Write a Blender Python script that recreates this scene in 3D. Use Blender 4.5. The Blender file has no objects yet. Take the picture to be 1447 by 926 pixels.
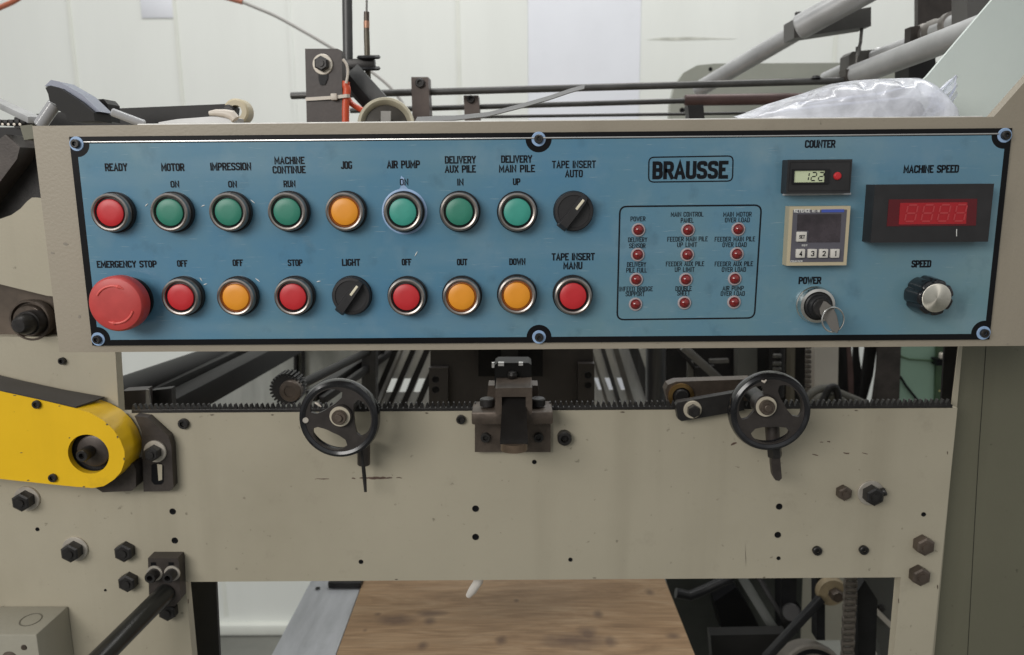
import bpy, bmesh, math, random
from mathutils import Vector, Matrix
random.seed(7)
SC = bpy.context.scene
COL = SC.collection
PI = math.pi

# ------------------------------------------------------------------ camera
F, PITCH, YAW, ROLL = 1100.0, math.radians(10.8), math.radians(-0.5), math.radians(-0.5)
CZ = 1.43
CAM = Vector((0, 0, CZ))
FW = Vector((math.sin(YAW)*math.cos(PITCH), math.cos(YAW)*math.cos(PITCH), -math.sin(PITCH)))
RT = FW.cross(Vector((0, 0, 1))).normalized()
UP = RT.cross(FW)
RT, UP = math.cos(ROLL)*RT + math.sin(ROLL)*UP, -math.sin(ROLL)*RT + math.cos(ROLL)*UP
cd = bpy.data.cameras.new('camera')
cam = bpy.data.objects.new('camera', cd)
COL.objects.link(cam)
cam.matrix_world = Matrix(((RT.x, UP.x, -FW.x, 0), (RT.y, UP.y, -FW.y, 0), (RT.z, UP.z, -FW.z, CZ), (0, 0, 0, 1)))
cd.sensor_width = 36.0
cd.lens = F/1447*36
cd.clip_start = 0.01
cd.clip_end = 100
cd.dof.use_dof = True
cd.dof.focus_distance = 0.66
cd.dof.aperture_fstop = 8
SC.camera = cam

# ------------------------------------------------------------------ world and lamps
SC.view_settings.view_transform = 'Standard'
SC.view_settings.look = 'None'
SC.view_settings.exposure = 0
SC.view_settings.gamma = 1
W = bpy.data.worlds.new("World")
SC.world = W
W.use_nodes = True
wn = W.node_tree
bg = wn.nodes['Background']
tc = wn.nodes.new('ShaderNodeTexCoord')
sp = wn.nodes.new('ShaderNodeSeparateXYZ')
mr = wn.nodes.new('ShaderNodeMapRange')
mr.inputs[1].default_value = -1
mr.inputs[2].default_value = 1
rp = wn.nodes.new('ShaderNodeValToRGB')
rp.color_ramp.elements[0].position = 0.25
rp.color_ramp.elements[0].color = (.16, .155, .14, 1)
rp.color_ramp.elements[1].position = 0.85
rp.color_ramp.elements[1].color = (.95, .98, 1, 1)
e = rp.color_ramp.elements.new(.5)
e.color = (.60, .61, .60, 1)
wn.links.new(tc.outputs['Generated'], sp.inputs[0])
wn.links.new(sp.outputs['Z'], mr.inputs[0])
wn.links.new(mr.outputs[0], rp.inputs[0])
wno = wn.nodes.new('ShaderNodeTexNoise')      # made-up noise for the unseen hall, added for varied reflections
wno.inputs['Scale'].default_value = 2.6
wno.inputs['Detail'].default_value = 3
wmr = wn.nodes.new('ShaderNodeMapRange')
wmr.inputs[1].default_value = .36
wmr.inputs[2].default_value = .64
wmr.inputs[3].default_value = .35
wmr.inputs[4].default_value = 1.65
wmx = wn.nodes.new('ShaderNodeMix')
wmx.data_type = 'RGBA'
wmx.blend_type = 'MULTIPLY'
wmx.inputs[0].default_value = 1
wn.links.new(tc.outputs['Generated'], wno.inputs['Vector'])
wn.links.new(wno.outputs['Fac'], wmr.inputs[0])
wn.links.new(rp.outputs[0], wmx.inputs[6])
wn.links.new(wmr.outputs[0], wmx.inputs[7])
wn.links.new(wmx.outputs[2], bg.inputs[0])
bg.inputs[1].default_value = 0.5


def area(name, loc, target, sx, sy, power, col=(1, .97, .93)):
    l = bpy.data.lights.new(name, 'AREA')
    l.shape = 'RECTANGLE'
    l.size, l.size_y, l.energy, l.color = sx, sy, power, col
    o = bpy.data.objects.new(name, l)
    COL.objects.link(o)
    o.location = loc
    o.rotation_euler = (Vector(target) - Vector(loc)).to_track_quat('-Z', 'Y').to_euler()
    return o


area('added_lamp', (-1.25, -1.15, CZ + .72), (-0.2, .74, CZ - .25), 1.5, .8, 33)  # added key lamp in front, set low to even out panel and plates
area('added_lamp', (0.3, 1.35, CZ + 1.9), (0, 2.25, CZ - .9), 3.2, .4, 43, (1, 1, .98))  # added out of view overhead to brighten the wall

# ------------------------------------------------------------------ coordinates from the photograph (1447 x 926) on a vertical plane at depth Y
def P(px, py, Y):
    d = FW + RT*((px - 723.5)/F) - UP*((py - 463)/F)
    return CAM + d*(Y/d.y)


def S(p):
    return (Vector(p) - CAM).dot(FW)/F          # metres per photo pixel at a point


def pp(pts, Y):
    r = []
    for x, y in pts:
        v = P(x, y, Y)
        r.append((v.x, v.z))
    return r


# ------------------------------------------------------------------ materials
def lin(c):
    return tuple(((v/255)/12.92 if v/255 <= .04045 else ((v/255 + .055)/1.055)**2.4) for v in c)


MATS = {}


def mat(name, col, rough=.5, metal=0.0, var=.12, vscale=9, bump=0.0, bscale=250, spec=.5, stain=0.0, stain_col=(.09, .075, .055), trans=0, emit=None, stretch=None, coat=0, col2=None, grime=0, wipe=0):
    m = bpy.data.materials.new(name)
    m.use_nodes = True
    nt = m.node_tree
    b = nt.nodes['Principled BSDF']
    b.inputs['Roughness'].default_value = rough
    b.inputs['Metallic'].default_value = metal
    b.inputs['Specular IOR Level'].default_value = spec
    b.inputs['Coat Weight'].default_value = coat
    if trans:
        b.inputs['Transmission Weight'].default_value = trans
    tcn = nt.nodes.new('ShaderNodeTexCoord')
    src = tcn.outputs['Object']
    if stretch:
        mp = nt.nodes.new('ShaderNodeMapping')
        mp.inputs['Scale'].default_value = stretch
        nt.links.new(src, mp.inputs[0])
        src = mp.outputs[0]
    n = nt.nodes.new('ShaderNodeTexNoise')
    n.inputs['Scale'].default_value = vscale
    n.inputs['Detail'].default_value = 6
    n.inputs['Roughness'].default_value = .62
    nt.links.new(src, n.inputs['Vector'])
    r = nt.nodes.new('ShaderNodeValToRGB')
    r.color_ramp.elements[0].position = .3
    r.color_ramp.elements[1].position = .7
    r.color_ramp.elements[0].color = (*[c*(1 - var) for c in col], 1)
    r.color_ramp.elements[1].color = (*[min(1, c*(1 + var)) for c in col], 1)
    if col2:
        r.color_ramp.elements[0].color = (*col, 1)
        r.color_ramp.elements[1].color = (*col2, 1)
    nt.links.new(n.outputs['Fac'], r.inputs[0])
    out = r.outputs[0]
    if stain:
        n2 = nt.nodes.new('ShaderNodeTexNoise')
        n2.inputs['Scale'].default_value = 21
        n2.inputs['Detail'].default_value = 9
        n2.inputs['Roughness'].default_value = .7
        nt.links.new(tcn.outputs['Object'], n2.inputs['Vector'])
        r2 = nt.nodes.new('ShaderNodeValToRGB')
        r2.color_ramp.elements[0].position = .60
        r2.color_ramp.elements[1].position = .78
        r2.color_ramp.elements[0].color = (0, 0, 0, 1)
        r2.color_ramp.elements[1].color = (stain, stain, stain, 1)
        nt.links.new(n2.outputs['Fac'], r2.inputs[0])
        mx = nt.nodes.new('ShaderNodeMix')
        mx.data_type = 'RGBA'
        nt.links.new(r2.outputs[0], mx.inputs[0])
        nt.links.new(out, mx.inputs[6])
        mx.inputs[7].default_value = (*stain_col, 1)
        out = mx.outputs[2]
    if wipe:       # pale wiping streaks, finger smudges and fine scratches left on a printed face
        for sc_, rz_, lo_, hi_, am_, k_ in (((3, 1, 22), .35, .52, .72, .55*wipe, (.25, .35, .40)), ((26, 1, 22), 0, .56, .74, .6*wipe, (.24, .34, .39)), ((60, 1, 900), -.5, .66, .72, .8*wipe, (.30, .40, .45)), ((45, 1, 40), 0, .60, .75, .7*wipe, (.045, .10, .14))):
            mp_ = nt.nodes.new('ShaderNodeMapping')
            mp_.inputs['Rotation'].default_value = (0, rz_, 0)
            mp_.inputs['Scale'].default_value = sc_
            mp_.inputs['Location'].default_value = (sc_[0]*.71, .3, 1.9)
            nt.links.new(tcn.outputs['Object'], mp_.inputs[0])
            ng = nt.nodes.new('ShaderNodeTexNoise')
            ng.inputs['Scale'].default_value = 1
            ng.inputs['Detail'].default_value = 5
            nt.links.new(mp_.outputs[0], ng.inputs['Vector'])
            mg = nt.nodes.new('ShaderNodeMapRange')
            mg.inputs[1].default_value = lo_
            mg.inputs[2].default_value = hi_
            mg.inputs[4].default_value = am_
            nt.links.new(ng.outputs['Fac'], mg.inputs[0])
            xg = nt.nodes.new('ShaderNodeMix')
            xg.data_type = 'RGBA'
            nt.links.new(mg.outputs[0], xg.inputs[0])
            nt.links.new(out, xg.inputs[6])
            xg.inputs[7].default_value = (*k_, 1)
            out = xg.outputs[2]
    if grime:      # vertical streaks, soft grey clouds and fine specks of dirt in the paint
        for sc_, lo_, hi_, am_, gc_ in (((16, 4, 1.0), .56, .74, .40*grime, .62), ((6, 6, 5), .52, .75, .5*grime, .70), ((150, 150, 150), .70, .76, .8*grime, .35)):
            mp_ = nt.nodes.new('ShaderNodeMapping')
            mp_.inputs['Scale'].default_value = sc_
            mp_.inputs['Location'].default_value = (sc_[0]*.37, 1.3, .7)
            nt.links.new(tcn.outputs['Object'], mp_.inputs[0])
            ng = nt.nodes.new('ShaderNodeTexNoise')
            ng.inputs['Scale'].default_value = 1
            ng.inputs['Detail'].default_value = 5
            nt.links.new(mp_.outputs[0], ng.inputs['Vector'])
            mg = nt.nodes.new('ShaderNodeMapRange')
            mg.inputs[1].default_value = lo_
            mg.inputs[2].default_value = hi_
            mg.inputs[4].default_value = am_
            nt.links.new(ng.outputs['Fac'], mg.inputs[0])
            xg = nt.nodes.new('ShaderNodeMix')
            xg.data_type = 'RGBA'
            nt.links.new(mg.outputs[0], xg.inputs[0])
            nt.links.new(out, xg.inputs[6])
            xg.inputs[7].default_value = (*[c_*gc_ for c_ in (col[0], col[1]*.97, col[2]*.92)], 1)
            out = xg.outputs[2]
    nt.links.new(out, b.inputs['Base Color'])
    # roughness wear
    mrn = nt.nodes.new('ShaderNodeMapRange')
    mrn.inputs[3].default_value = max(.02, rough - .08)
    mrn.inputs[4].default_value = min(1, rough + .1)
    nt.links.new(n.outputs['Fac'], mrn.inputs[0])
    nt.links.new(mrn.outputs[0], b.inputs['Roughness'])
    if bump:
        n3 = nt.nodes.new('ShaderNodeTexNoise')
        n3.inputs['Scale'].default_value = bscale
        n3.inputs['Detail'].default_value = 3
        nt.links.new(src, n3.inputs['Vector'])
        bp = nt.nodes.new('ShaderNodeBump')
        bp.inputs['Strength'].default_value = bump
        bp.inputs['Distance'].default_value = .001
        nt.links.new(n3.outputs['Fac'], bp.inputs['Height'])
        nt.links.new(bp.outputs[0], b.inputs['Normal'])
    if emit:
        b.inputs['Emission Color'].default_value = (*emit[0], 1)
        b.inputs['Emission Strength'].default_value = emit[1]
    MATS[name] = m
    return m


PAINT = mat('beige_grey_machine_paint', (.40, .362, .275), .5, var=.06, vscale=4, bump=.12, bscale=320, stain=.35, stain_col=(.20, .17, .13), grime=.8)
HOUSING = mat('hammered_beige_housing_paint', (.315, .275, .213), .45, var=.06, vscale=6, bump=.22, bscale=420, stain=.25, stain_col=(.22, .18, .14), grime=.6)
COLUMN = mat('grey_green_column_paint', (.135, .13, .09), .5, var=.07, vscale=4, bump=.12, bscale=300, stain=.3, stain_col=(.09, .09, .07), grime=.8)
CHEEK = mat('pale_grey_green_paint', (.60, .66, .625), .45, var=.05, vscale=5, bump=.12, bscale=300)
BLUE = mat('blue_printed_faceplate', (.072, .212, .350), .2, vscale=4.5, stain=.4, stain_col=(.21, .29, .32), spec=.6, col2=(.150, .262, .295), wipe=.5)
BLACKP = mat('black_border_print', (.008, .008, .009), .3, var=.2, spec=.15)
INK = mat('black_printed_ink', (.010, .011, .014), .45, var=.2, spec=.12)
ZINC = mat('zinc_washer', (.50, .46, .40), .5, .5, var=.2, vscale=60)
KEYM = mat('dull_nickel_key', (.055, .048, .038), .5, .1, var=.3, vscale=60)
WHITEINK = mat('white_printed_ink', (.75, .75, .72), .5)
SILVER = mat('edge_reflection_silver', (.72, .70, .68), .28, 1, var=.1)
CHROME = mat('dull_chrome', (.36, .325, .30), .33, 1, var=.25, vscale=60)
CHROME2 = mat('bright_steel', (.72, .70, .66), .25, 1, var=.15, vscale=50)
BRONZE = mat('bronze_ring', (.42, .27, .11), .35, 1, var=.2, vscale=60)
BLKPL = mat('black_plastic', (.014, .014, .015), .38, var=.25, vscale=40, bump=.05, spec=.3)
SOOT = mat('sooty_black_steel', (.014, .0135, .013), .5, 0, var=.3, vscale=20, spec=.2)
GREYPL = mat('dark_grey_plastic', (.026, .025, .026), .45, var=.2, vscale=40, spec=.35)
GLOSSBK = mat('glossy_black_enamel', (.012, .012, .014), .16, var=.2, vscale=40, spec=.6)
DKSTEEL = mat('blackened_brown_steel', (.055, .046, .041), .42, .35, var=.35, vscale=45, bump=.15, bscale=500)
BROWNST = mat('worn_brown_steel', (.10, .078, .062), .4, .45, var=.4, vscale=40, bump=.2, bscale=400)
OXIDE = mat('black_oxide_steel', (.03, .028, .027), .38, .4, var=.35, vscale=60, bump=.15, bscale=600)
DARK = mat('dark_machine_steel', (.018, .017, .017), .45, .1, var=.4, vscale=20, spec=.3)
MID = mat('grey_machine_steel', (.17, .165, .155), .35, .6, var=.25, vscale=25)
LIGHTBAR = mat('pale_grey_bar_steel', (.42, .42, .42), .38, .35, var=.15, vscale=20)
GALV = mat('galvanised_sheet', (.40, .41, .385), .4, .35, var=.22, vscale=6, stretch=(5, 1, .8))
SHINY = mat('polished_sheet', (.72, .72, .70), .22, .6, var=.3, vscale=5, stretch=(4, 1, 1))
YELLOW = mat('yellow_guard_paint', (.80, .49, .014), .30, var=.07, vscale=7, bump=.06, stain=.4, stain_col=(.36, .21, .02), grime=.55)
RED = mat('red_button_lens', (.52, .022, .028), .38, var=.06, vscale=40)
EST = mat('red_mushroom_plastic', (.50, .055, .05), .42, var=.10, vscale=60, stain=.3, stain_col=(.3, .05, .045))
ORANGE = mat('amber_button_lens', (.78, .30, .02), .38, var=.05, vscale=40)
ORANGERIM = mat('amber_rim_glow', (.38, .11, .02), .3, var=.1)
GREEN = mat('green_button_lens', (.030, .20, .135), .38, var=.08, vscale=40)
TEAL = mat('pale_teal_button_lens', (.045, .30, .235), .38, var=.1, vscale=40)
LAMPRED = mat('clear_red_lamp_lens', (.20, .012, .012), .12, var=.6, vscale=300, spec=.8)
LAMPRIM = mat('pale_lamp_rim', (.42, .36, .37), .3, var=.1)
HALO = mat('worn_pale_adhesive', (.30, .44, .66), .4, var=.25, vscale=70)
RED_LCD = mat('red_display_window', (.10, .004, .008), .15, var=.1)
RED_LIT = mat('bright_red_display_filter', (.36, .010, .016), .2, var=.08)
SEG_RED = mat('dim_red_segment', (.44, .045, .05), .3, var=.05)
LCD = mat('green_grey_lcd', (.58, .64, .42), .3, var=.03)
CREAM = mat('cream_plastic', (.50, .43, .29), .4, var=.06)
KEYW = mat('white_key_plastic', (.62, .59, .54), .4, var=.05)
SLATE = mat('slate_print', (.10, .095, .115), .35, var=.08)
SCREEN = mat('dark_smoked_screen', (.045, .036, .042), .25, var=.5, vscale=45)
BLUEBAR = mat('blue_print_bar', (.06, .10, .42), .4, var=.05)
WALLM = mat('white_wall_cladding', (.72, .735, .70), .55, var=.035, vscale=2.5, stretch=(2.5, 1, .6), stain=.05, stain_col=(.6, .58, .5))
WALLB = mat('bluish_light_cladding', (.715, .728, .775), .5, var=.05, vscale=3, stain=.2, stain_col=(.5, .5, .55))
SEAM = mat('cream_seam_cover', (.685, .695, .64), .5, var=.05)
FLOORM = mat('grey_concrete_floor', (.17, .17, .15), .6, var=.2, vscale=5, bump=.2, bscale=60)
TIE = mat('off_white_nylon', (.58, .52, .45), .4, var=.06)
ORTUBE = mat('orange_red_tube', (.62, .085, .03), .35, var=.08)
GREYTUBE = mat('grey_hose', (.40, .39, .37), .4, var=.1)
RUST = mat('red_brown_painted_steel', (.10, .058, .052), .45, .2, var=.3, vscale=25)
GREENC = mat('sage_green_cabinet_paint', (.27, .41, .31), .45, var=.08)
GREEND = mat('deep_green_paint', (.045, .085, .04), .45, var=.2, vscale=30)
JBOX = mat('grey_cast_box_paint', (.33, .31, .25), .5, var=.06, bump=.25, bscale=250)
PALE = mat('pale_beige_steel', (.50, .46, .40), .45, var=.08)
CLEAR = mat('clear_acrylic', (.36, .36, .37), .15, var=.08, spec=.8)
WHITEP = mat('white_paper', (.66, .62, .57), .6, var=.06)
ALU = mat('brushed_aluminium', (.42, .43, .45), .42, .45, var=.16, vscale=8, stretch=(6, 1, 1), stain=.25, stain_col=(.2, .2, .2))

# plywood with grain and knots
def plywood():
    m = bpy.data.materials.new('worn_plywood')
    m.use_nodes = True
    nt = m.node_tree
    b = nt.nodes['Principled BSDF']
    b.inputs['Roughness'].default_value = .6
    t = nt.nodes.new('ShaderNodeTexCoord')
    mp = nt.nodes.new('ShaderNodeMapping')
    mp.inputs['Scale'].default_value = (3.2, 15, 1)
    nt.links.new(t.outputs['Object'], mp.inputs[0])
    n = nt.nodes.new('ShaderNodeTexNoise')
    n.inputs['Scale'].default_value = 2.6
    n.inputs['Detail'].default_value = 8
    n.inputs['Distortion'].default_value = 1.4
    n.inputs['Roughness'].default_value = .62
    nt.links.new(mp.outputs[0], n.inputs['Vector'])
    r = nt.nodes.new('ShaderNodeValToRGB')
    r.color_ramp.elements[0].position = .28
    r.color_ramp.elements[0].color = (.165, .097, .048, 1)
    r.color_ramp.elements[1].position = .68
    r.color_ramp.elements[1].color = (.30, .205, .118, 1)
    q = r.color_ramp.elements.new(.48)
    q.color = (.245, .155, .082, 1)
    nt.links.new(n.outputs['Fac'], r.inputs[0])
    mpf = nt.nodes.new('ShaderNodeMapping')
    mpf.inputs['Scale'].default_value = (9, 190, 1)
    nt.links.new(t.outputs['Object'], mpf.inputs[0])
    nf = nt.nodes.new('ShaderNodeTexNoise')
    nf.inputs['Scale'].default_value = 2
    nf.inputs['Detail'].default_value = 4
    nt.links.new(mpf.outputs[0], nf.inputs['Vector'])
    rf = nt.nodes.new('ShaderNodeMapRange')
    rf.inputs[1].default_value = .35
    rf.inputs[2].default_value = .65
    rf.inputs[3].default_value = .88
    rf.inputs[4].default_value = 1.16
    nt.links.new(nf.outputs['Fac'], rf.inputs[0])
    xf = nt.nodes.new('ShaderNodeMix')
    xf.data_type = 'RGBA'
    xf.blend_type = 'MULTIPLY'
    xf.inputs[0].default_value = 1
    nt.links.new(r.outputs[0], xf.inputs[6])
    nt.links.new(rf.outputs[0], xf.inputs[7])
    r = xf
    mp2 = nt.nodes.new('ShaderNodeMapping')
    mp2.inputs['Scale'].default_value = (11, 17, 1)
    nt.links.new(t.outputs['Object'], mp2.inputs[0])
    v = nt.nodes.new('ShaderNodeTexVoronoi')
    v.inputs['Scale'].default_value = 1.0
    wv = nt.nodes.new('ShaderNodeTexNoise')
    wv.inputs['Scale'].default_value = 14
    nt.links.new(t.outputs['Object'], wv.inputs['Vector'])
    wa = nt.nodes.new('ShaderNodeMix')
    wa.data_type = 'RGBA'
    wa.inputs[0].default_value = .25
    nt.links.new(mp2.outputs[0], wa.inputs[6])
    nt.links.new(wv.outputs['Color'], wa.inputs[7])
    nt.links.new(wa.outputs[2], v.inputs['Vector'])
    r2 = nt.nodes.new('ShaderNodeValToRGB')
    r2.color_ramp.elements[0].position = .03
    r2.color_ramp.elements[0].color = (1, 1, 1, 1)
    r2.color_ramp.elements[1].position = .15
    r2.color_ramp.elements[1].color = (0, 0, 0, 1)
    nt.links.new(v.outputs['Distance'], r2.inputs[0])
    mx = nt.nodes.new('ShaderNodeMix')
    mx.data_type = 'RGBA'
    nt.links.new(r2.outputs[0], mx.inputs[0])
    nt.links.new(r.outputs[2], mx.inputs[6])
    mx.inputs[7].default_value = (.075, .042, .032, 1)
    nt.links.new(mx.outputs[2], b.inputs['Base Color'])
    return m


PLY = plywood()


def knots(m, pts):
    """dark elliptical knots at object-space points on the board"""
    nt = m.node_tree
    b = nt.nodes['Principled BSDF']
    src = b.inputs['Base Color'].links[0].from_socket
    t = nt.nodes.new('ShaderNodeTexCoord')
    nz = nt.nodes.new('ShaderNodeTexNoise')
    nz.inputs['Scale'].default_value = 45
    nt.links.new(t.outputs['Object'], nz.inputs['Vector'])
    prev = None
    for (x, y, rx, ry) in pts:
        mp = nt.nodes.new('ShaderNodeMapping')
        mp.inputs['Location'].default_value = (-x/rx, -y/ry, 0)
        mp.inputs['Scale'].default_value = (1/rx, 1/ry, 0)
        nt.links.new(t.outputs['Object'], mp.inputs[0])
        ln = nt.nodes.new('ShaderNodeVectorMath')
        ln.operation = 'LENGTH'
        nt.links.new(mp.outputs[0], ln.inputs[0])
        if prev is None: prev = ln.outputs['Value']
        else:
            mn = nt.nodes.new('ShaderNodeMath')
            mn.operation = 'MINIMUM'
            nt.links.new(prev, mn.inputs[0])
            nt.links.new(ln.outputs['Value'], mn.inputs[1])
            prev = mn.outputs[0]
    ad = nt.nodes.new('ShaderNodeMath')
    ad.operation = 'ADD'
    nt.links.new(prev, ad.inputs[0])
    nt.links.new(nz.outputs['Fac'], ad.inputs[1])
    mr = nt.nodes.new('ShaderNodeMapRange')
    mr.inputs[1].default_value = .8
    mr.inputs[2].default_value = 1.7
    mr.inputs[3].default_value = .62
    mr.inputs[4].default_value = 0
    nt.links.new(ad.outputs[0], mr.inputs[0])
    mx = nt.nodes.new('ShaderNodeMix')
    mx.data_type = 'RGBA'
    nt.links.new(mr.outputs[0], mx.inputs[0])
    nt.links.new(src, mx.inputs[6])
    mx.inputs[7].default_value = (.055, .03, .022, 1)
    nt.links.new(mx.outputs[2], b.inputs['Base Color'])


def bagmat():
    m = bpy.data.materials.new('clear_wrinkled_polythene')
    m.use_nodes = True
    nt = m.node_tree
    b = nt.nodes['Principled BSDF']
    b.inputs['Base Color'].default_value = (.88, .90, .98, 1)
    b.inputs['Roughness'].default_value = .18
    b.inputs['Specular IOR Level'].default_value = .9
    tr = nt.nodes.new('ShaderNodeBsdfTransparent')
    tr.inputs[0].default_value = (.93, .94, .98, 1)
    mx = nt.nodes.new('ShaderNodeMixShader')
    n = nt.nodes.new('ShaderNodeTexNoise')
    n.inputs['Scale'].default_value = 26
    n.inputs['Detail'].default_value = 5
    n.inputs['Distortion'].default_value = 1.5
    t = nt.nodes.new('ShaderNodeTexCoord')
    nt.links.new(t.outputs['Object'], n.inputs['Vector'])
    mr = nt.nodes.new('ShaderNodeMapRange')
    mr.inputs[1].default_value = .3
    mr.inputs[2].default_value = .7
    mr.inputs[3].default_value = .36
    mr.inputs[4].default_value = .74
    nt.links.new(n.outputs['Fac'], mr.inputs[0])
    nt.links.new(mr.outputs[0], mx.inputs[0])
    nt.links.new(tr.outputs[0], mx.inputs[1])
    nt.links.new(b.outputs[0], mx.inputs[2])
    bp = nt.nodes.new('ShaderNodeBump')
    bp.inputs['Strength'].default_value = .35
    bp.inputs['Distance'].default_value = .004
    nt.links.new(n.outputs['Fac'], bp.inputs['Height'])
    nt.links.new(bp.outputs[0], b.inputs['Normal'])
    nt.links.new(mx.outputs[0], nt.nodes['Material Output'].inputs['Surface'])
    return m


BAG = bagmat()

# ------------------------------------------------------------------ object helpers
WL = {}


def tag(o, label=None, cat=None, group=None, kind=None):
    if label: o['label'] = label
    if cat: o['category'] = cat
    if group: o['group'] = group
    if kind: o['kind'] = kind
    return o


def thing(name, loc, label, cat, group=None):
    o = bpy.data.objects.new(name, None)
    o.empty_display_size = .02
    COL.objects.link(o)
    o.location = loc
    WL[o.name] = Vector(loc)
    return tag(o, label, cat, group)


def node(name, loc, parent, label=None):          # an Empty part holding sub-parts
    o = bpy.data.objects.new(name, None)
    o.empty_display_size = .01
    COL.objects.link(o)
    o.parent = parent
    o.location = Vector(loc) - WL[parent.name]
    WL[o.name] = Vector(loc)
    if label: o['label'] = label
    return o


class MB:
    def __init__(s):
        s.v, s.f = [], []

    def add(s, vs, fs):
        o = len(s.v)
        s.v += [Vector(v) for v in vs]
        s.f += [tuple(i + o for i in f) for f in fs]
        return s

    def addbm(s, bm):
        bm.verts.index_update()
        s.add([v.co.copy() for v in bm.verts], [[v.index for v in f.verts] for f in bm.faces])
        bm.free()
        return s

    def prism(s, poly, y0, y1, bev=0, seg=2):
        """polygon in (x,z) extruded from y0 (front) to y1 (back)"""
        a = sum(poly[i][0]*poly[(i+1) % len(poly)][1] - poly[(i+1) % len(poly)][0]*poly[i][1] for i in range(len(poly)))
        if a < 0: poly = poly[::-1]
        bm = bmesh.new()
        n = len(poly)
        A = [bm.verts.new((x, y0, z)) for x, z in poly]
        B = [bm.verts.new((x, y1, z)) for x, z in poly]
        bm.faces.new(A)
        bm.faces.new(B[::-1])
        for i in range(n):
            j = (i + 1) % n
            bm.faces.new((A[j], A[i], B[i], B[j]))
        if bev:
            ed = [e for e in bm.edges if e.calc_face_angle(0) > .5]
            bmesh.ops.bevel(bm, geom=ed, offset=bev, segments=seg, affect='EDGES', profile=.5, clamp_overlap=True)
        return s.addbm(bm)

    def pprism(s, px, Y0, Y1, bev=0, at=None):
        return s.prism(pp(px, Y0 if at is None else at), Y0, Y1, bev)

    def box(s, c, size, rot=None, bev=0, seg=2):
        bm = bmesh.new()
        bmesh.ops.create_cube(bm, size=1)
        for v in bm.verts: v.co = Vector((v.co.x*size[0], v.co.y*size[1], v.co.z*size[2]))
        if bev: bmesh.ops.bevel(bm, geom=bm.edges[:], offset=bev, segments=seg, affect='EDGES', profile=.5, clamp_overlap=True)
        M = Matrix.Translation(Vector(c))
        if rot is not None: M = M @ rot.to_4x4()
        bm.transform(M)
        return s.addbm(bm)

    def bar(s, p0, p1, w, h, bev=.0005, up=(0, 0, 1)):
        """rectangular bar from p0 to p1; w across, h along 'up'"""
        p0, p1 = Vector(p0), Vector(p1)
        d = (p1 - p0)
        L = d.length
        d.normalize()
        x = d.cross(Vector(up))
        if x.length < 1e-4: x = d.cross(Vector((0, 1, 0)))
        x.normalize()
        z = x.cross(d)
        rot = Matrix((x, d, z)).transposed()
        return s.box((p0 + p1)/2, (w, L, h), rot, bev)

    def lathe(s, prof, o, axis=(0, -1, 0), seg=40, closed=False, rx=None):
        """profile of (radius, distance along axis)"""
        o = Vector(o)
        ax = Vector(axis).normalized()
        u = ax.cross(Vector((0, 0, 1)))
        if u.length < 1e-4: u = Vector((1, 0, 0))
        u.normalize()
        w = u.cross(ax)
        vs, fs, rings = [], [], []
        for r, d in prof:
            if r < 1e-7:
                rings.append([len(vs)])
                vs.append(o + ax*d)
            else:
                ring = []
                for k in range(seg):
                    a = 2*PI*k/seg + (PI/seg if seg == 6 else 0)
                    ring.append(len(vs))
                    vs.append(o + ax*d + u*(r*math.cos(a)) + w*(r*math.sin(a)))
                rings.append(ring)
        prs = list(zip(rings[:-1], rings[1:]))
        if closed: prs.append((rings[-1], rings[0]))
        for a, b in prs:
            for k in range(seg):
                j = (k + 1) % seg
                if len(a) == 1 and len(b) == 1: continue
                if len(a) == 1: fs.append((a[0], b[k], b[j]))
                elif len(b) == 1: fs.append((a[k], b[0], a[j]))
                else: fs.append((a[k], b[k], b[j], a[j]))
        return s.add(vs, fs)

    def cyl(s, p0, p1, r, seg=24, bev=0, r1=None):
        p0, p1 = Vector(p0), Vector(p1)
        L = (p1 - p0).length
        r1 = r if r1 is None else r1
        b = min(bev, r*.5, L*.3)
        if b: pr = [(0, 0), (r - b, 0), (r, b), (r1, L - b), (r1 - b, L), (0, L)]
        else: pr = [(0, 0), (r, 0), (r1, L), (0, L)]
        return s.lathe(pr, p0, p1 - p0, seg)

    def ring(s, o, r0, r1, d0, d1, axis=(0, -1, 0), seg=40):
        return s.lathe([(r0, d0), (r1, d0), (r1, d1), (r0, d1)], o, axis, seg, True)

    def torus(s, o, R, r, axis=(0, -1, 0), seg=48, n=12, sq=1):
        return s.lathe([(R + r*math.cos(-2*PI*k/n), sq*r*math.sin(-2*PI*k/n)) for k in range(n)], o, axis, seg, True)

    def tube(s, pts, r, seg=10):
        pts = [Vector(p) for p in pts]
        vs, fs = [], []
        n = len(pts)
        prev = None
        for i, p in enumerate(pts):
            t = (pts[min(i + 1, n - 1)] - pts[max(i - 1, 0)]).normalized()
            if prev is None:
                u = t.cross(Vector((0, 0, 1)))
                if u.length < .05: u = t.cross(Vector((0, 1, 0)))
            else:
                u = prev - t*prev.dot(t)
            u.normalize()
            prev = u
            w = t.cross(u)
            rr = r[i] if isinstance(r, (list, tuple)) else r
            for k in range(seg):
                a = 2*PI*k/seg
                vs.append(p + u*rr*math.cos(a) + w*rr*math.sin(a))
        for i in range(n - 1):
            for k in range(seg):
                j = (k + 1) % seg
                fs.append((i*seg + k, i*seg + j, (i + 1)*seg + j, (i + 1)*seg + k))
        fs.append(tuple(range(seg))[::-1])
        fs.append(tuple((n - 1)*seg + k for k in range(seg)))
        return s.add(vs, fs)

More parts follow.
